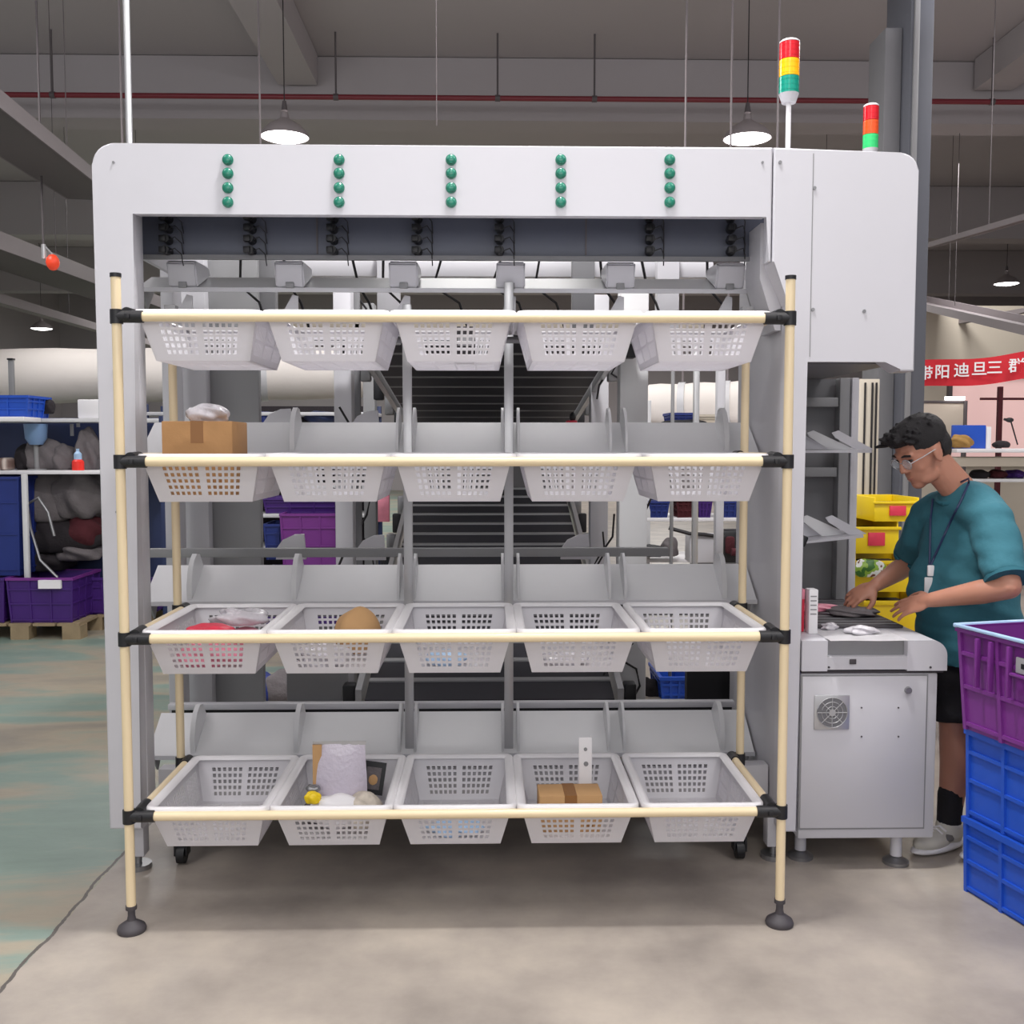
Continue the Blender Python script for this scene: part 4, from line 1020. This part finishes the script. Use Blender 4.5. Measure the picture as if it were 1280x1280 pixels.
for i, (px, py, rx, rz, m_, lb_) in enumerate(((318, 868, .12, .1, 'dblue', 'dark blue bag low inside the machine at left'), (350, 866, .13, .1, 'cloth', 'crumpled grey bag low inside the machine'), (385, 868, .12, .09, 'bluefilm', 'pale grey bag low inside the machine near the belt deck'))):
    c_ = at(px, py, 5.6); blob('collection_bag', (c_.x, 5.7, c_.z), (rx, .12, rz), m_, lb_, 'bag', .25, 90+i)

# ------------------------------------------------------------------ background : seen through the right side
xa, xb = ux(808, 1000, 8.4)
shelf_unit('pale packing bench seen through the right side of the machine', xa, xb, 8.4, 9.0, (zpy(648, 8.4), zpy(700, 8.4), zpy(536, 8.4)), zpy(500, 8.4), 'white', 'chute')
crate_px(812, 836, 626, 648, 8.4, 'dblue', 'dark blue crate on the bench seen through the machine at right', d=.3)
crate_px(846, 868, 624, 648, 8.4, 'maroon', 'dark red crate on the bench beside the blue one', d=.3)
crate_px(873, 890, 622, 648, 8.4, 'dpurple', 'dark purple crate on the bench right of the red one', d=.3)
crate_px(902, 928, 626, 648, 8.4, 'dblue', 'dark blue crate at the right end of the bench', d=.3)
crate_px(838, 868, 516, 536, 8.4, 'dblue', 'blue crate on the top board seen through the machine', d=.3)
crate_px(872, 905, 518, 536, 8.4, 'cream', 'cream box on the top board right of the blue crate', d=.3, cols=1)
wbx = thing('control_box', 'pale grey electrical box with black cables on the bench at right inside', 'control box', (wpx(885, 7.6), 7.6, zpy(705, 7.6)))
MB().box(*ux(864, 902, 7.6), 7.6, 7.8, zpy(705, 7.6), zpy(670, 7.6), .006).build('box_body', 'shell2', wbx)
MB().tube([A_(836, 660, 7.6), A_(862, 667, 7.58), A_(880, 668, 7.58), A_(905, 672, 7.6)], .014, 8).build('robot_cable', 'wire', wbx)
MB().box(*ux(870, 896, 7.6), 7.62, 7.78, 0, zpy(705, 7.6), .004).build('pedestal', 'grey', wbx)
bl_ = thing('bench_machine', 'red and black small machine beside the grey electrical box', 'machine', (wpx(915, 7.8), 7.8, zpy(705, 7.8)))
MB().box(*ux(902, 930, 7.8), 7.8, 7.95, zpy(705, 7.8), zpy(664, 7.8), .02).build('body', 'black', bl_)
MB().box(*ux(909, 921, 7.76), 7.76, 7.80, zpy(694, 7.76), zpy(672, 7.76), .02).cyl(A_(914, 690, 7.74), A_(924, 690, 7.74), .03).build('red_guard', 'maroon', bl_)
MB().box(*ux(906, 926, 7.8), 7.82, 7.93, 0, zpy(705, 7.8), .004).build('pedestal', 'grey', bl_)
for i, (px, py, rx, rz, m_, lb_) in enumerate(((820, 640, .0, 0, 'cloth', ''), (818, 690, .09, .06, 'black', 'black small device on the lower board at right inside'), (838, 686, .07, .09, 'cloth', 'grey small device on the lower board at right inside'), (855, 530, .2, .035, 'black', 'black cable tangle in front of the cream duct'))):
    if rx: c_ = at(px, py, 8.3 if py > 600 else 8.3); blob('bench_item', (c_.x, 8.35, c_.z), (rx, .08, rz), m_, lb_, 'device', .3, 100+i)
crate_px(826, 862, 846, 885, 5.9, 'blue', 'blue crate on the floor seen low through the machine at right', d=.4, rz=0)
blob('red_bag', (at(885, 850, 6.2).x, 6.2, at(885, 850, 6.2).z), (.09, .1, .13), 'maroon', 'dark red bag low at the right inside the machine', 'bag', .25, 110)
blob('grey_bag', (at(815, 868, 6.1).x, 6.1, at(815, 868, 6.1).z), (.07, .1, .1), 'dcloth', 'dark grey bag low left of the blue crate', 'bag', .25, 111)
cr_ = thing('red_toolbox', 'small red toolbox on the far end of the upper chutes', 'toolbox', (at(714, 532, 6).x, 6.0, at(714, 534, 6).z))
c_ = at(714, 532, 6.0)
MB().box(c_.x-.03, c_.x+.035, 5.98, 6.06, c_.z-.03, c_.z+.03, .008).build('box_body', 'redfilm', cr_)
MB().ball((c_.x+.01, 6.02, c_.z+.05), (.02, .02, .03)).build('knob', 'black', cr_)

# ------------------------------------------------------------------ background : right, behind the person
bX0, bX1 = at(1130, 470, 10.6), at(1400, 448, 9.8)
d = (bX1-bX0); L = d.length; ang = math.atan2(d.y, d.x)
bn = thing('hanging_banner', 'long red cloth banner with white Chinese characters hanging at right', 'banner', bX0)
hB = .27; mb = MB(); N = 30
g = []
for i in range(N+1):
    x = L*i/N; off = .03*math.sin(i*.55); sl = (bX1.z-bX0.z)*i/N+.02*math.sin(i*.35+1)
    g.append([mb.bm.verts.new((x, off, sl+z_)) for z_ in (-hB/2, -hB/6, hB/6, hB/2)])
for i in range(N):
    for j in range(3): mb.bm.faces.new((g[i][j], g[i+1][j], g[i+1][j+1], g[i][j+1]))
mb.build('banner_cloth', 'bannerred', bn, org=(0, 0, 0)); bn.rotation_euler.z = ang
def text_mesh(s, size):
    cu = bpy.data.curves.new('t', 'FONT'); cu.body = s; cu.size = size; cu.align_x = 'CENTER'; cu.align_y = 'CENTER'; cu.extrude = .001; cu.offset = .002
    o = bpy.data.objects.new('t', cu); C.objects.link(o)
    bpy.context.view_layer.update()
    me = bpy.data.meshes.new_from_object(o.evaluated_get(bpy.context.evaluated_depsgraph_get()))
    bpy.data.objects.remove(o); return me
for ch, px in zip('带阳迪旦三群旺', (1157, 1178, 1202, 1224, 1243, 1270, 1293)):
    t_ = (px-1130)/(1400-1130); yb = 10.6+(9.8-10.6)*t_
    me = text_mesh(ch, .15); me.materials.append(M['paper'])
    o = bpy.data.objects.new('banner_character', me); C.objects.link(o); o.parent = bn
    # position along the banner where this column sits
    p_ = at(px, 462, yb); s_ = Vector((p_.x-bX0.x, p_.y-bX0.y, 0)).dot(Vector((math.cos(ang), math.sin(ang), 0)))
    o.location = (s_, -.045, (bX1.z-bX0.z)*s_/L-.0); o.rotation_euler = (R(90), 0, 0)
MB().cyl((bX0.x, bX0.y, bX0.z+hB/2), (bX0.x, bX0.y, 6.49), .004, seg=6).cyl((bX1.x, bX1.y, bX1.z+hB/2), (bX1.x, bX1.y, 6.49), .004, seg=6).build('hanging_cord', 'wire', bn) if False else None
# whiteboard frame
Yw = 11.0
xa, xb = ux(1150, 1203, Yw)
wf = thing('whiteboard_stand', 'pale board on a dark frame with a light bar on top, behind the head', 'board', ((xa+xb)/2, Yw, 0))
MB().box(xa, xb, Yw, Yw+.03, zpy(546, Yw), zpy(503, Yw), .003).build('board', 'cream', wf)
MB().box(xb, xb+.04, Yw-.01, Yw+.04, 0, zpy(500, Yw), .003).box(xa-.04, xa, Yw-.01, Yw+.04, 0, zpy(500, Yw), .003).box(xa, xb, Yw-.01, Yw+.04, zpy(503, Yw), zpy(500, Yw), .003).build('frame', 'trayd', wf)
MB().box(wpx(1180, Yw), wpx(1203, Yw), Yw-.03, Yw+.02, zpy(499, Yw), zpy(495, Yw)).build('light_bar', 'lampglow', wf)
tag(MB().box(wpx(1247, 10.8), wpx(1252, 10.8), 10.8, 10.85, 0, zpy(482, 10.8)).box(wpx(1225, 10.8), wpx(1320, 10.8), 10.81, 10.84, zpy(499, 10.8), zpy(496, 10.8)).build('partition_post', 'maroon', org=(wpx(1250, 10.8), 10.82, 0)), 'dark reddish partition post with rail below the banner', 'post')
Yt = 9.4
xa, xb = ux(1196, 1420, Yt)
bt_ = thing('packing_table', 'white packing table with clutter behind the person at right', 'table', ((xa+xb)/2, Yt+.3, 0))
MB().box(xa, xb, Yt, Yt+.7, zpy(566, Yt), zpy(561, Yt), .004).build('table_top', 'white', bt_)
MB().box(xa, xb, Yt+.1, Yt+.7, zpy(604, Yt), zpy(600, Yt), .004).build('lower_shelf', 'chute', bt_)
MB().box(xa, xb, Yt+.1, Yt+.7, zpy(584, Yt), zpy(572, Yt), .004).build('middle_shelf', 'cream', bt_)
for x in (xa+.03, xb-.03): MB().box(x-.02, x+.02, Yt+.3, Yt+.34, 0, zpy(566, Yt), .003).build('leg', 'trayd', bt_)
mn = thing('blue_screen', 'blue panel with white edge standing on the packing table behind the head', 'panel', (wpx(1215, 9.6), 9.6, zpy(561, Yt)))
MB().box(*ux(1190, 1232, 9.6), 9.6, 9.63, zpy(561, Yt), zpy(531, 9.6), .004).build('panel', 'blue', mn)
MB().box(*ux(1232, 1238, 9.6), 9.59, 9.64, zpy(561, Yt), zpy(533, 9.6), .004).build('panel_edge', 'white', mn)
blob('straw_bundle', (wpx(1213, 9.3), 9.5, zpy(553, 9.3)), (.11, .09, .07), 'straw', 'brown straw-coloured bundle in front of the blue panel', 'bundle', .35, 120)
blob('dark_case', (wpx(1258, 9.6), 9.7, zpy(556, 9.6)), (.08, .08, .04), 'dcloth', 'dark low case on the packing table right of the reddish post', 'case', .1, 121)
for i, (px, m_, lb_) in enumerate(((1228, 'dcloth', 'dark bundle on the lower shelf behind the shoulder'), (1250, 'maroon', 'maroon bundle on the lower shelf behind the shoulder'), (1272, 'dpurple', 'purple bundle on the lower shelf near the right edge'))):
    blob('shelf_bundle', (wpx(px, 9.7), 9.75, zpy(594, 9.7)), (.09, .12, .05), m_, lb_, 'bundle', .3, 125+i)
lm = thing('desk_lamp', 'thin dark desk lamp arm silhouetted against the lit window', 'lamp', (wpx(1272, 9.8), 9.85, zpy(561, Yt)))
MB().tube([A_(1272, 556, 9.85), A_(1264, 528, 9.85)], .007, 6).build('lamp_arm', 'wire', lm)
MB().ball(A_(1262, 525, 9.85), (.04, .03, .025)).cyl(A_(1264, 526, 9.85), A_(1255, 524, 9.85), .02, .012).build('lamp_head', 'wire', lm)
# beige upright panel between hood frame and column
tag(MB().box(*ux(1072, 1098, 5.6), 5.6, 5.65, .0, 1.86, .004).build('tall_panel', 'cream', org=(wpx(1085, 5.6), 5.6, 0)), 'tall cream panel standing between the machine frame and the dark column', 'panel')
mb = MB(); 
for px in (1079, 1088, 1093): mb.box(wpx(px, 5.59), wpx(px, 5.59)+.008, 5.585, 5.595, .3, 1.84)
tag(mb.build('panel_wires', 'wire', org=(wpx(1088, 5.59), 5.59, .3)), 'dark vertical cables on the tall cream panel', 'cables')
crate_px(1128, 1190, 790, 900, 6.5, 'dcloth', 'dark crate on the floor behind the person', d=.5)

# ------------------------------------------------------------------ the person
pe = thing('person', 'person in teal t-shirt, black shorts and lanyard sorting parcels at the counter', 'person', at(1200, 1062, 3.72)*1.0)
pe.location.z = 0; ORG[pe.name] = Vector(pe.location)
def remesh(mb, name, mt, parent, vox, smooth_it=4, fac=.5, post=None):
    mb.bm.normal_update()
    me = bpy.data.meshes.new('tmp'); mb.bm.to_mesh(me); mb.bm.free()
    o = bpy.data.objects.new('tmp', me); C.objects.link(o)
    r_ = o.modifiers.new('r', 'REMESH'); r_.mode = 'VOXEL'; r_.voxel_size = vox
    s_ = o.modifiers.new('s', 'SMOOTH'); s_.iterations = smooth_it; s_.factor = fac
    bpy.context.view_layer.update()
    m2 = bpy.data.meshes.new_from_object(o.evaluated_get(bpy.context.evaluated_depsgraph_get()))
    bpy.data.objects.remove(o)
    bm = bmesh.new(); bm.from_mesh(m2)
    if post: post(bm)
    org = ORG[parent.name]
    bmesh.ops.translate(bm, verts=bm.verts, vec=-org)
    for f in bm.faces: f.smooth = True; f.material_index = 0
    bm.to_mesh(m2); bm.free(); m2.materials.clear()
    m2.materials.append(M[mt] if isinstance(mt, str) else mt)
    m2.name = name; o = bpy.data.objects.new(name, m2); C.objects.link(o); o.parent = parent; ORG[o.name] = org
    return o
V = Vector
def chain(mb, pts, rs):
    for i in range(len(pts)-1): mb.limb(pts[i], pts[i+1], rs[i], rs[i+1])
shN, shF = at(1238, 652, 3.58), at(1160, 650, 3.93)        # near (left) and far (right) shoulder joints
neckb = (shN+shF)/2+V((-.01, 0, .085))
hc = at(1152, 566, 3.75)                                   # head centre
pel = V((1.80, 3.77, .80)); chest = (shN+shF)/2+V((.03, .0, -.10))
belly = V((1.76, 3.76, .97))
fwd_t = V((-.9, -.34, 0)).normalized(); lft = V((fwd_t.y*-1, fwd_t.x, 0)); lft = V((.35, -.94, 0)).normalized()
TM = Matrix((fwd_t, lft, V((0, 0, 1)))).transposed().to_4x4()   # x forward, y left
elN, wrN = at(1262, 734, 3.42), at(1164, 750, 3.60)
elF, wrF = at(1137, 704, 4.10), at(1094, 732, 3.94)
# head frame
hf = V((-.85, -.24, -.50)).normalized(); hl = V((.25, -.97, .0)); hl = (hl-hf*hl.dot(hf)).normalized(); hu = hf.cross(hl)
if hu.z < 0: hu = -hu
HM = Matrix((hf, hl, hu)).transposed().to_4x4(); S = 1.0
def hp_(x, y, z): return hc+(hf*x+hl*y+hu*z)*S
def hball(mb, x, y, z, rx, ry, rz, rot=None, sub=3):
    m_ = HM if rot is None else HM @ rot
    mb.ball(hp_(x, y, z), (rx*S, ry*S, rz*S), mtx=m_, sub=sub)
b = MB()
hball(b, -.012, 0, .035, .098, .078, .088); hball(b, .03, 0, .0, .062, .066, .09); hball(b, .035, 0, -.05, .055, .058, .062)
hball(b, .062, 0, -.092, .026, .030, .022); hball(b, .03, .035, -.075, .045, .022, .03); hball(b, .03, -.035, -.075, .045, .022, .03)
hball(b, .078, 0, .032, .020, .052, .013)                       # brow ridge
hball(b, .048, .030, -.026, .030, .030, .034); hball(b, .048, -.030, -.026, .030, .030, .034)  # cheeks
b.limb(hp_(.088, 0, .022), hp_(.104, 0, -.020), .0085, .0115, 12)  # nose
hball(b, .094, .012, -.025, .011, .008, .008); hball(b, .094, -.012, -.025, .011, .008, .008)
hball(b, .078, 0, -.054, .016, .026, .0075); hball(b, .076, 0, -.067, .016, .023, .008)   # lips
for s_ in (1, -1):
    hball(b, -.008, s_*.079, -.004, .020, .007, .031, Matrix.Rotation(R(-12), 4, 'Y')); hball(b, -.004, s_*.081, -.028, .010, .007, .012)
chain(b, [hp_(-.03, 0, -.05), neckb+V((.02, 0, .02)), neckb+V((.05, 0, -.08))], [.058, .060, .07])
# torso / shoulders
b.ball(chest+V((.03, 0, -.03)), (.08, .15, .15), mtx=TM); b.ball(belly+V((.03, 0, 0)), (.08, .13, .17), mtx=TM); b.ball(pel, (.10, .15, .13), mtx=TM)
chain(b, [shN, (shN+shF)/2+V((0, 0, .03)), shF], [.052, .055, .052])
# legs
hipN, hipF = pel+lft*.09+V((0, 0, -.05)), pel-lft*.09+V((0, 0, -.05))
footF = V((at(1186, 1050, 3.86).x+.03, 3.86, .07)); kneF = V((1.735, 3.86, .47))
footN = V((1.80, 3.60, .07)); kneN = V((1.765, 3.64, .47))
# the visible lower leg stands at pixel column 1190
vis = at(1190, 1000, 3.68); footF, kneF = V((vis.x, 3.70, .075)), V((vis.x+.015, 3.71, .46)); hipF2 = V((1.76, 3.78, .78))
footN, kneN = V((vis.x+.17, 3.62, .075)), V((vis.x+.16, 3.64, .46))
for hip, kn, fo in ((hipF2, kneF, footF), (hipN, kneN, footN)):
    chain(b, [hip, kn], [.085, .055]); mid = kn.lerp(fo, .35)+V((.012, 0, 0)); chain(b, [kn, mid, fo], [.054, .056, .036])
    chain(b, [fo, fo+V((-.07, -.025, -.035))], [.034, .022])
# arms
chain(b, [shN, elN], [.052, .040]); chain(b, [elN, elN.lerp(wrN, .35), wrN], [.040, .043, .027])
chain(b, [shF, elF], [.054, .042]); chain(b, [elF, elF.lerp(wrF, .35), wrF], [.044, .042, .026])
# hands
def hand(mb, wr, d, nrm, thumb_side, curls):
    d = d.normalized(); side = d.cross(nrm).normalized()*thumb_side; nrm = nrm.normalized()
    pc_ = wr+d*.048
    m_ = Matrix((d, side, nrm)).transposed().to_4x4()
    mb.ball(pc_, (.052, .040, .017), mtx=m_, sub=3); mb.ball(wr+d*.012, (.03, .028, .02), mtx=m_)
    mb.limb(wr, wr+d*.03, .025, .022)
    lens = (.072, .080, .075, .060)
    for i in range(4):
        off = (1.5-i)*.0195; base_p = wr+d*(.088-.004*abs(i-1.2))+side*off
        c_ = curls[i]; L_ = lens[i]; dd = (d+side*(1.5-i)*.06).normalized(); p = base_p; rr_ = .0088
        mb.limb(wr+d*.05+side*off*.8, p, .0115, .0098, 12)
        for s_, fr in enumerate((.45, .32, .26)):
            a = c_*(s_+.6); v = dd*math.cos(a)-nrm*math.sin(a); q_ = p+v*L_*fr
            mb.limb(p, q_, rr_, rr_*.9, 12); p = q_; rr_ *= .92
    tb0 = wr+d*.022+side*.026-nrm*.006; t1 = tb0+(d*.6+side*.75-nrm*.35).normalized()*.038; t2 = t1+(d*.9+side*.25-nrm*.35).normalized()*.032; t3 = t2+(d*1+side*-.05-nrm*.3).normalized()*.024
    mb.limb(tb0, t1, .0145, .0115, 12); mb.limb(t1, t2, .0112, .0098, 12); mb.limb(t2, t3, .0098, .0082, 12)
tipN = at(1097, 766, 3.76)
dN = (tipN-wrN); hand(b, wrN, dN, V((-.3, -.8, .75)) , 1, (.30, .26, .34, .46))
tipF = at(1064, 748, 3.95)
dF = (tipF-wrF); hand(b, wrF, dF, V((-.45, -.6, .75)), -1, (.55, .5, .55, .65))
body = remesh(b, 'body', 'skin', pe, .0042, 9)
# T-shirt
b = MB()
b.ball(chest+V((.0, 0, -.02)), (.135, .205, .19), mtx=TM, sub=3); b.ball(belly+V((-.01, 0, -.01)), (.15, .205, .21), mtx=TM, sub=3)
b.ball(pel+V((-.02, 0, .03)), (.15, .205, .16), mtx=TM, sub=3)
chain(b, [shN+V((0, 0, .004)), (shN+shF)/2+V((.03, 0, .055)), shF+V((0, 0, .004))], [.074, .098, .074])
b.ball(neckb+V((.045, 0, .0)), (.085, .10, .07), mtx=TM, sub=3)
b.lathe([(0, 0), (.20, 0), (.195, .12), (.19, .3), (.17, .42), (0, .5)], (0, 0, 0), 32)
# squash lathe column into an ellipse around the trunk
n_l = 6*32
vs = list(b.bm.verts)[-n_l:]
for v in vs:
    w = v.co.copy(); v.co = V((pel.x-.015, pel.y, .69))+fwd_t*w.x*.76+lft*w.y*1.08+V((0, 0, w.z))
    v.co += (chest-pel)*V((1, 1, 0)).length*0
def sleeve(sh, el, t=.78):
    e_ = sh.lerp(el, t); d_ = (el-sh).normalized()
    b.cyl(sh, e_, .078, .074, 24); b.ball(sh, .078, sub=3)
sleeve(shN, elN, .86); sleeve(shF, elF, .80)
def wr_(bm):
    import mathutils.noise as mn_
    bm.normal_update()
    for v in bm.verts:
        p = v.co; k_ = mn_.noise(V((p.x*10, p.y*10, p.z*5)))*.012+mn_.noise(V((p.x*6+p.z*16, p.y*8+p.z*6, p.z*8)))*.012
        v.co += v.normal*k_
shirt = remesh(b, 't_shirt', 'teal', pe, .0075, 6, post=wr_)
# neck ribbing
cc = neckb+V((.012, 0, -.004)); mb = MB(); pts = []
for k in range(25):
    a = k*math.pi/12; pts.append(cc+fwd_t*(.074*math.cos(a)-.002)+lft*.080*math.sin(a)+V((0, 0, -.036*math.cos(a)+.020)))
mb.tube(pts, .009, 8); mb.build('collar', 'teald', shirt, smooth=70)
for sh, el, nm in ((shN, elN, 'N'), (shF, elF, 'F')):
    d_ = (el-sh); e_ = sh+d_*(.85 if nm == 'N' else .79); MB().cyl(e_, e_+d_.normalized()*.014, .0755, .075, 28).build('sleeve_hem', 'teald', shirt)
# shorts
b = MB()
b.ball(pel, (.135, .185, .15), mtx=TM, sub=3)
for hip, kn in ((hipF2, kneF), (hipN, kneN)): b.cyl(hip, kn+V((.01, 0, .01)), .115, .082, 28); b.ball(hip, .115)
remesh(b, 'shorts', 'blackc', pe, .009, 5, post=wr_)
# socks and shoes
for i, fo in enumerate((footF, footN)):
    MB().limb(fo+V((.004, 0, .13)), fo+V((0, 0, .0)), .0465, .043).build('sock', 'blackc', pe)
    sd = V((-.88, -.47, 0)).normalized() if i == 0 else V((-.95, -.3, 0)).normalized(); sl_ = V((0, 0, 1)).cross(sd)
    SM = Matrix((sd, sl_, V((0, 0, 1)))).transposed().to_4x4(); c0 = V((fo.x, fo.y, 0))
    b = MB(); b.ball(c0+sd*.0+V((0, 0, .055)), (.065, .043, .05), mtx=SM, sub=3); b.ball(c0+sd*.09+V((0, 0, .042)), (.095, .046, .038), mtx=SM, sub=3)
    b.cyl(c0+V((0, 0, .05)), c0+V((.004, 0, .10)), .05, .048)
    sh_ = remesh(b, 'shoe', 'shoe', pe, .006, 3)
    b = MB(); b.ball(c0+sd*.055+V((0, 0, .02)), (.145, .05, .022), mtx=SM, sub=3)
    remesh(b, 'sole', 'white', sh_, .006, 2)
    mb = MB()
    for k in range(5): 
        a = c0+sd*(.03+k*.02)+V((0, 0, .092-k*.006)); mb.tube([a+sl_*.028-V((0, 0, .008)), a+V((0, 0, .004)), a-sl_*.028-V((0, 0, .008))], .004, 6)
    mb.build('laces', 'paper', sh_)
    MB().ball(c0+sd*.04+V((0, 0, .052)), (.05, .0475, .022), mtx=SM).build('mesh_panel', 'shoeg', sh_)
# hair
b = MB()
hball(b, -.020, 0, .055, .103, .084, .088); hball(b, -.048, 0, .008, .072, .078, .078); hball(b, .010, 0, .088, .095, .072, .052); hball(b, -.07, 0, -.03, .042, .055, .05)
rd = random.Random(3)
for i in range(150):
    u = rd.uniform(-.08, .085); w = rd.uniform(-.065, .065)
    top = .115-.5*abs(w)-.15*max(0, -u)
    a = hp_(u, w, top-.01); dr_ = V((rd.uniform(.15, .6)+(u+.05)*3.5, rd.uniform(-.35, .35)+w*4, rd.uniform(.5, 1.1)-(u+.05)*2.5)).normalized()
    e_ = a+(hf*dr_.x+hl*dr_.y+hu*dr_.z)*S*rd.uniform(.032, .058)
    b.cyl(a, e_, .012, .005, 8)
def hair_trim(bm):   # keep off the face and the ears
    for v in bm.verts:
        q_ = v.co-hc; x, y, z = q_.dot(hf)/S, q_.dot(hl)/S, q_.dot(hu)/S
        if x > .055 and z < .072:
            v.co -= hf*(x-.055)*S
        if x > .02 and z < .03 and abs(y) > .03:
            v.co -= hl*math.copysign(min(.02, abs(y)-.03), y)*S*.9
        if z < -.02: v.co -= hl*y*S*min(.35, (-.02-z)*6)
        if abs(x+.005) < .03 and -.045 < z < .028:      # clear the ear
            v.co -= hl*y*S*.16
remesh(b, 'hair', 'hair', pe, .0036, 1, post=hair_trim)
# short side fade
mb = MB()
# eyes, brows, glasses
for s_ in (1, -1):
    mb = MB(); hball(mb, .078, s_*.031, .012, .012, .0145, .006); mb.build('eye', 'eye', pe)
    mb = MB(); mb.tube([hp_(.0915, s_*.012, .032), hp_(.0915, s_*.030, .037), hp_(.081, s_*.050, .032)], .0045, 8); mb.build('eyebrow', 'hair', pe)
gl = MB()
for s_ in (1, -1):
    pts = [hp_(.098-.012*(1-math.cos(0)), s_*.033+.023*math.cos(k*math.pi/10), .006+.019*math.sin(k*math.pi/10)) for k in range(21)]
    gl.tube(pts, .0016, 6)
    gl.tube([hp_(.096, s_*.056, .010), hp_(.05, s_*.072, .012), hp_(-.005, s_*.082, .014)], .0016, 6)
gl.tube([hp_(.098, -.011, .010), hp_(.102, 0, .012), hp_(.098, .011, .010)], .0016, 6)
glo = gl.build('glasses', 'alu', pe)
mb = MB()
for s_ in (1, -1): hball(mb, .0965, s_*.033, .006, .0008, .0215, .0175)
mb.build('lenses', 'glass', glo)
mb = MB(); hball(mb, .0905, 0, -.0605, .0035, .018, .0022); mb.build('mouth', 'lips', pe)
# lanyard with badge
cf = chest+fwd_t*.145
bp_ = at(1161, 712, 3.62); 
bp_ = V((bp_.x, bp_.y, bp_.z))
def onshirt(px, py, off=.006):
    """drop a point of the lanyard on the front of the shirt"""
    o_ = shirt; inv = V(ORG[shirt.name]); 
    org_ = V((0, 0, H)); tgt = at(px, py, 5.0); dr_ = (tgt-org_).normalized()
    hit, loc, nr, idx = bvh.ray_cast(org_-inv, dr_)
    return (loc+inv-dr_*off) if hit is not None and loc is not None else at(px, py, 3.62)
from mathutils.bvhtree import BVHTree
_bm = bmesh.new(); _bm.from_mesh(shirt.data); _t = BVHTree.FromBMesh(_bm); _bm.free()
class _B:
    def ray_cast(s, o, d):
        l_, n_, i_, dd = _t.ray_cast(o, d); return (l_, l_, n_, i_)
bvh = _B()
ln = MB()
def run(pts, k=7):
    o_ = []
    for (a, b_), (c_, d_) in zip(pts, pts[1:]):
        for i in range(k): o_.append(onshirt(a+(c_-a)*i/k, b_+(d_-b_)*i/k, .007))
    o_.append(onshirt(*pts[-1], .007)); return o_
ln.tube(run([(1211, 603), (1203, 622), (1188, 652), (1173, 685), (1163, 707)]), .0042, 6)
ln.tube([hc+(neckb-hc)*.75+lft*.066+V((0, 0, .02)), onshirt(1211, 598, .01), onshirt(1211, 603, .007)], .0042, 6)
ln.tube(run([(1166, 624), (1163, 650), (1162, 707)]), .0042, 6)
lno = ln.build('lanyard', 'navy', pe)
q = onshirt(1162, 713)
MB().box(q.x-.012, q.x+.012, q.y-.014, q.y-.004, q.z-.02, q.z+.02, .003).build('clip', 'white', lno)
MB().box(q.x-.022, q.x+.022, q.y-.012, q.y-.006, q.z-.085, q.z-.024, .003).build('badge', 'chute', lno)

# ------------------------------------------------------------------ light
def area(x, y, z, sx, sy, e, col=(1, .985, .97), rot=(0, 0, 0)):
    L_ = bpy.data.lights.new('ceiling_or_fill_light', 'AREA'); L_.shape = 'RECTANGLE'; L_.size = sx; L_.size_y = sy; L_.energy = e; L_.color = col
    o = bpy.data.objects.new('ceiling_or_fill_light', L_); C.objects.link(o); o.location = (x, y, z); o.rotation_euler = rot
for (x, y, e) in ((-.3, 5.2, 60), (-3.5, 1.0, 80), (3.2, 1.2, 80), (0, -1.6, 110), (-5, 8, 110), (5, 8, 130), (0, 8.5, 90), (-5, 15, 140), (6, 14, 170), (0, 20, 170)):
    area(x, y, 5.3, 1.6, 1.6, e)
area(.2, 3.0, 5.3, .4, .4, 210)
area(0, -2.6, 2.9, 5, 1.6, 70, rot=(R(84), 0, 0))          # added soft fill behind the camera, brightens the machine front
for (x, y, e) in ((-5.5, 26, 420), (4.5, 26, 420), (-4.2, 19, 150)):  # added fill lights that lift the dark far end of the hall
    area(x, y, 5.3, 1.6, 1.6, e)
for (x, y, e) in ((-3, 1, 160), (3, 1, 160), (-4, 5.5, 210), (4, 5.5, 210)):   # added up-lights without fixtures, only to brighten the ceiling
    area(x, y, 4.6, 2, 2, e, (.96, .97, 1), rot=(R(180), 0, 0))
w = bpy.data.worlds.new('hall_ambient'); bpy.context.scene.world = w; w.use_nodes = True
bg = w.node_tree.nodes['Background']; bg.inputs[0].default_value = (.95, .95, 1, 1); bg.inputs[1].default_value = .55
sc_ = bpy.context.scene
sc_.view_settings.view_transform = 'Standard'; sc_.view_settings.look = 'None'; sc_.view_settings.exposure = -.15
# drop the empty roots that ended up without a place
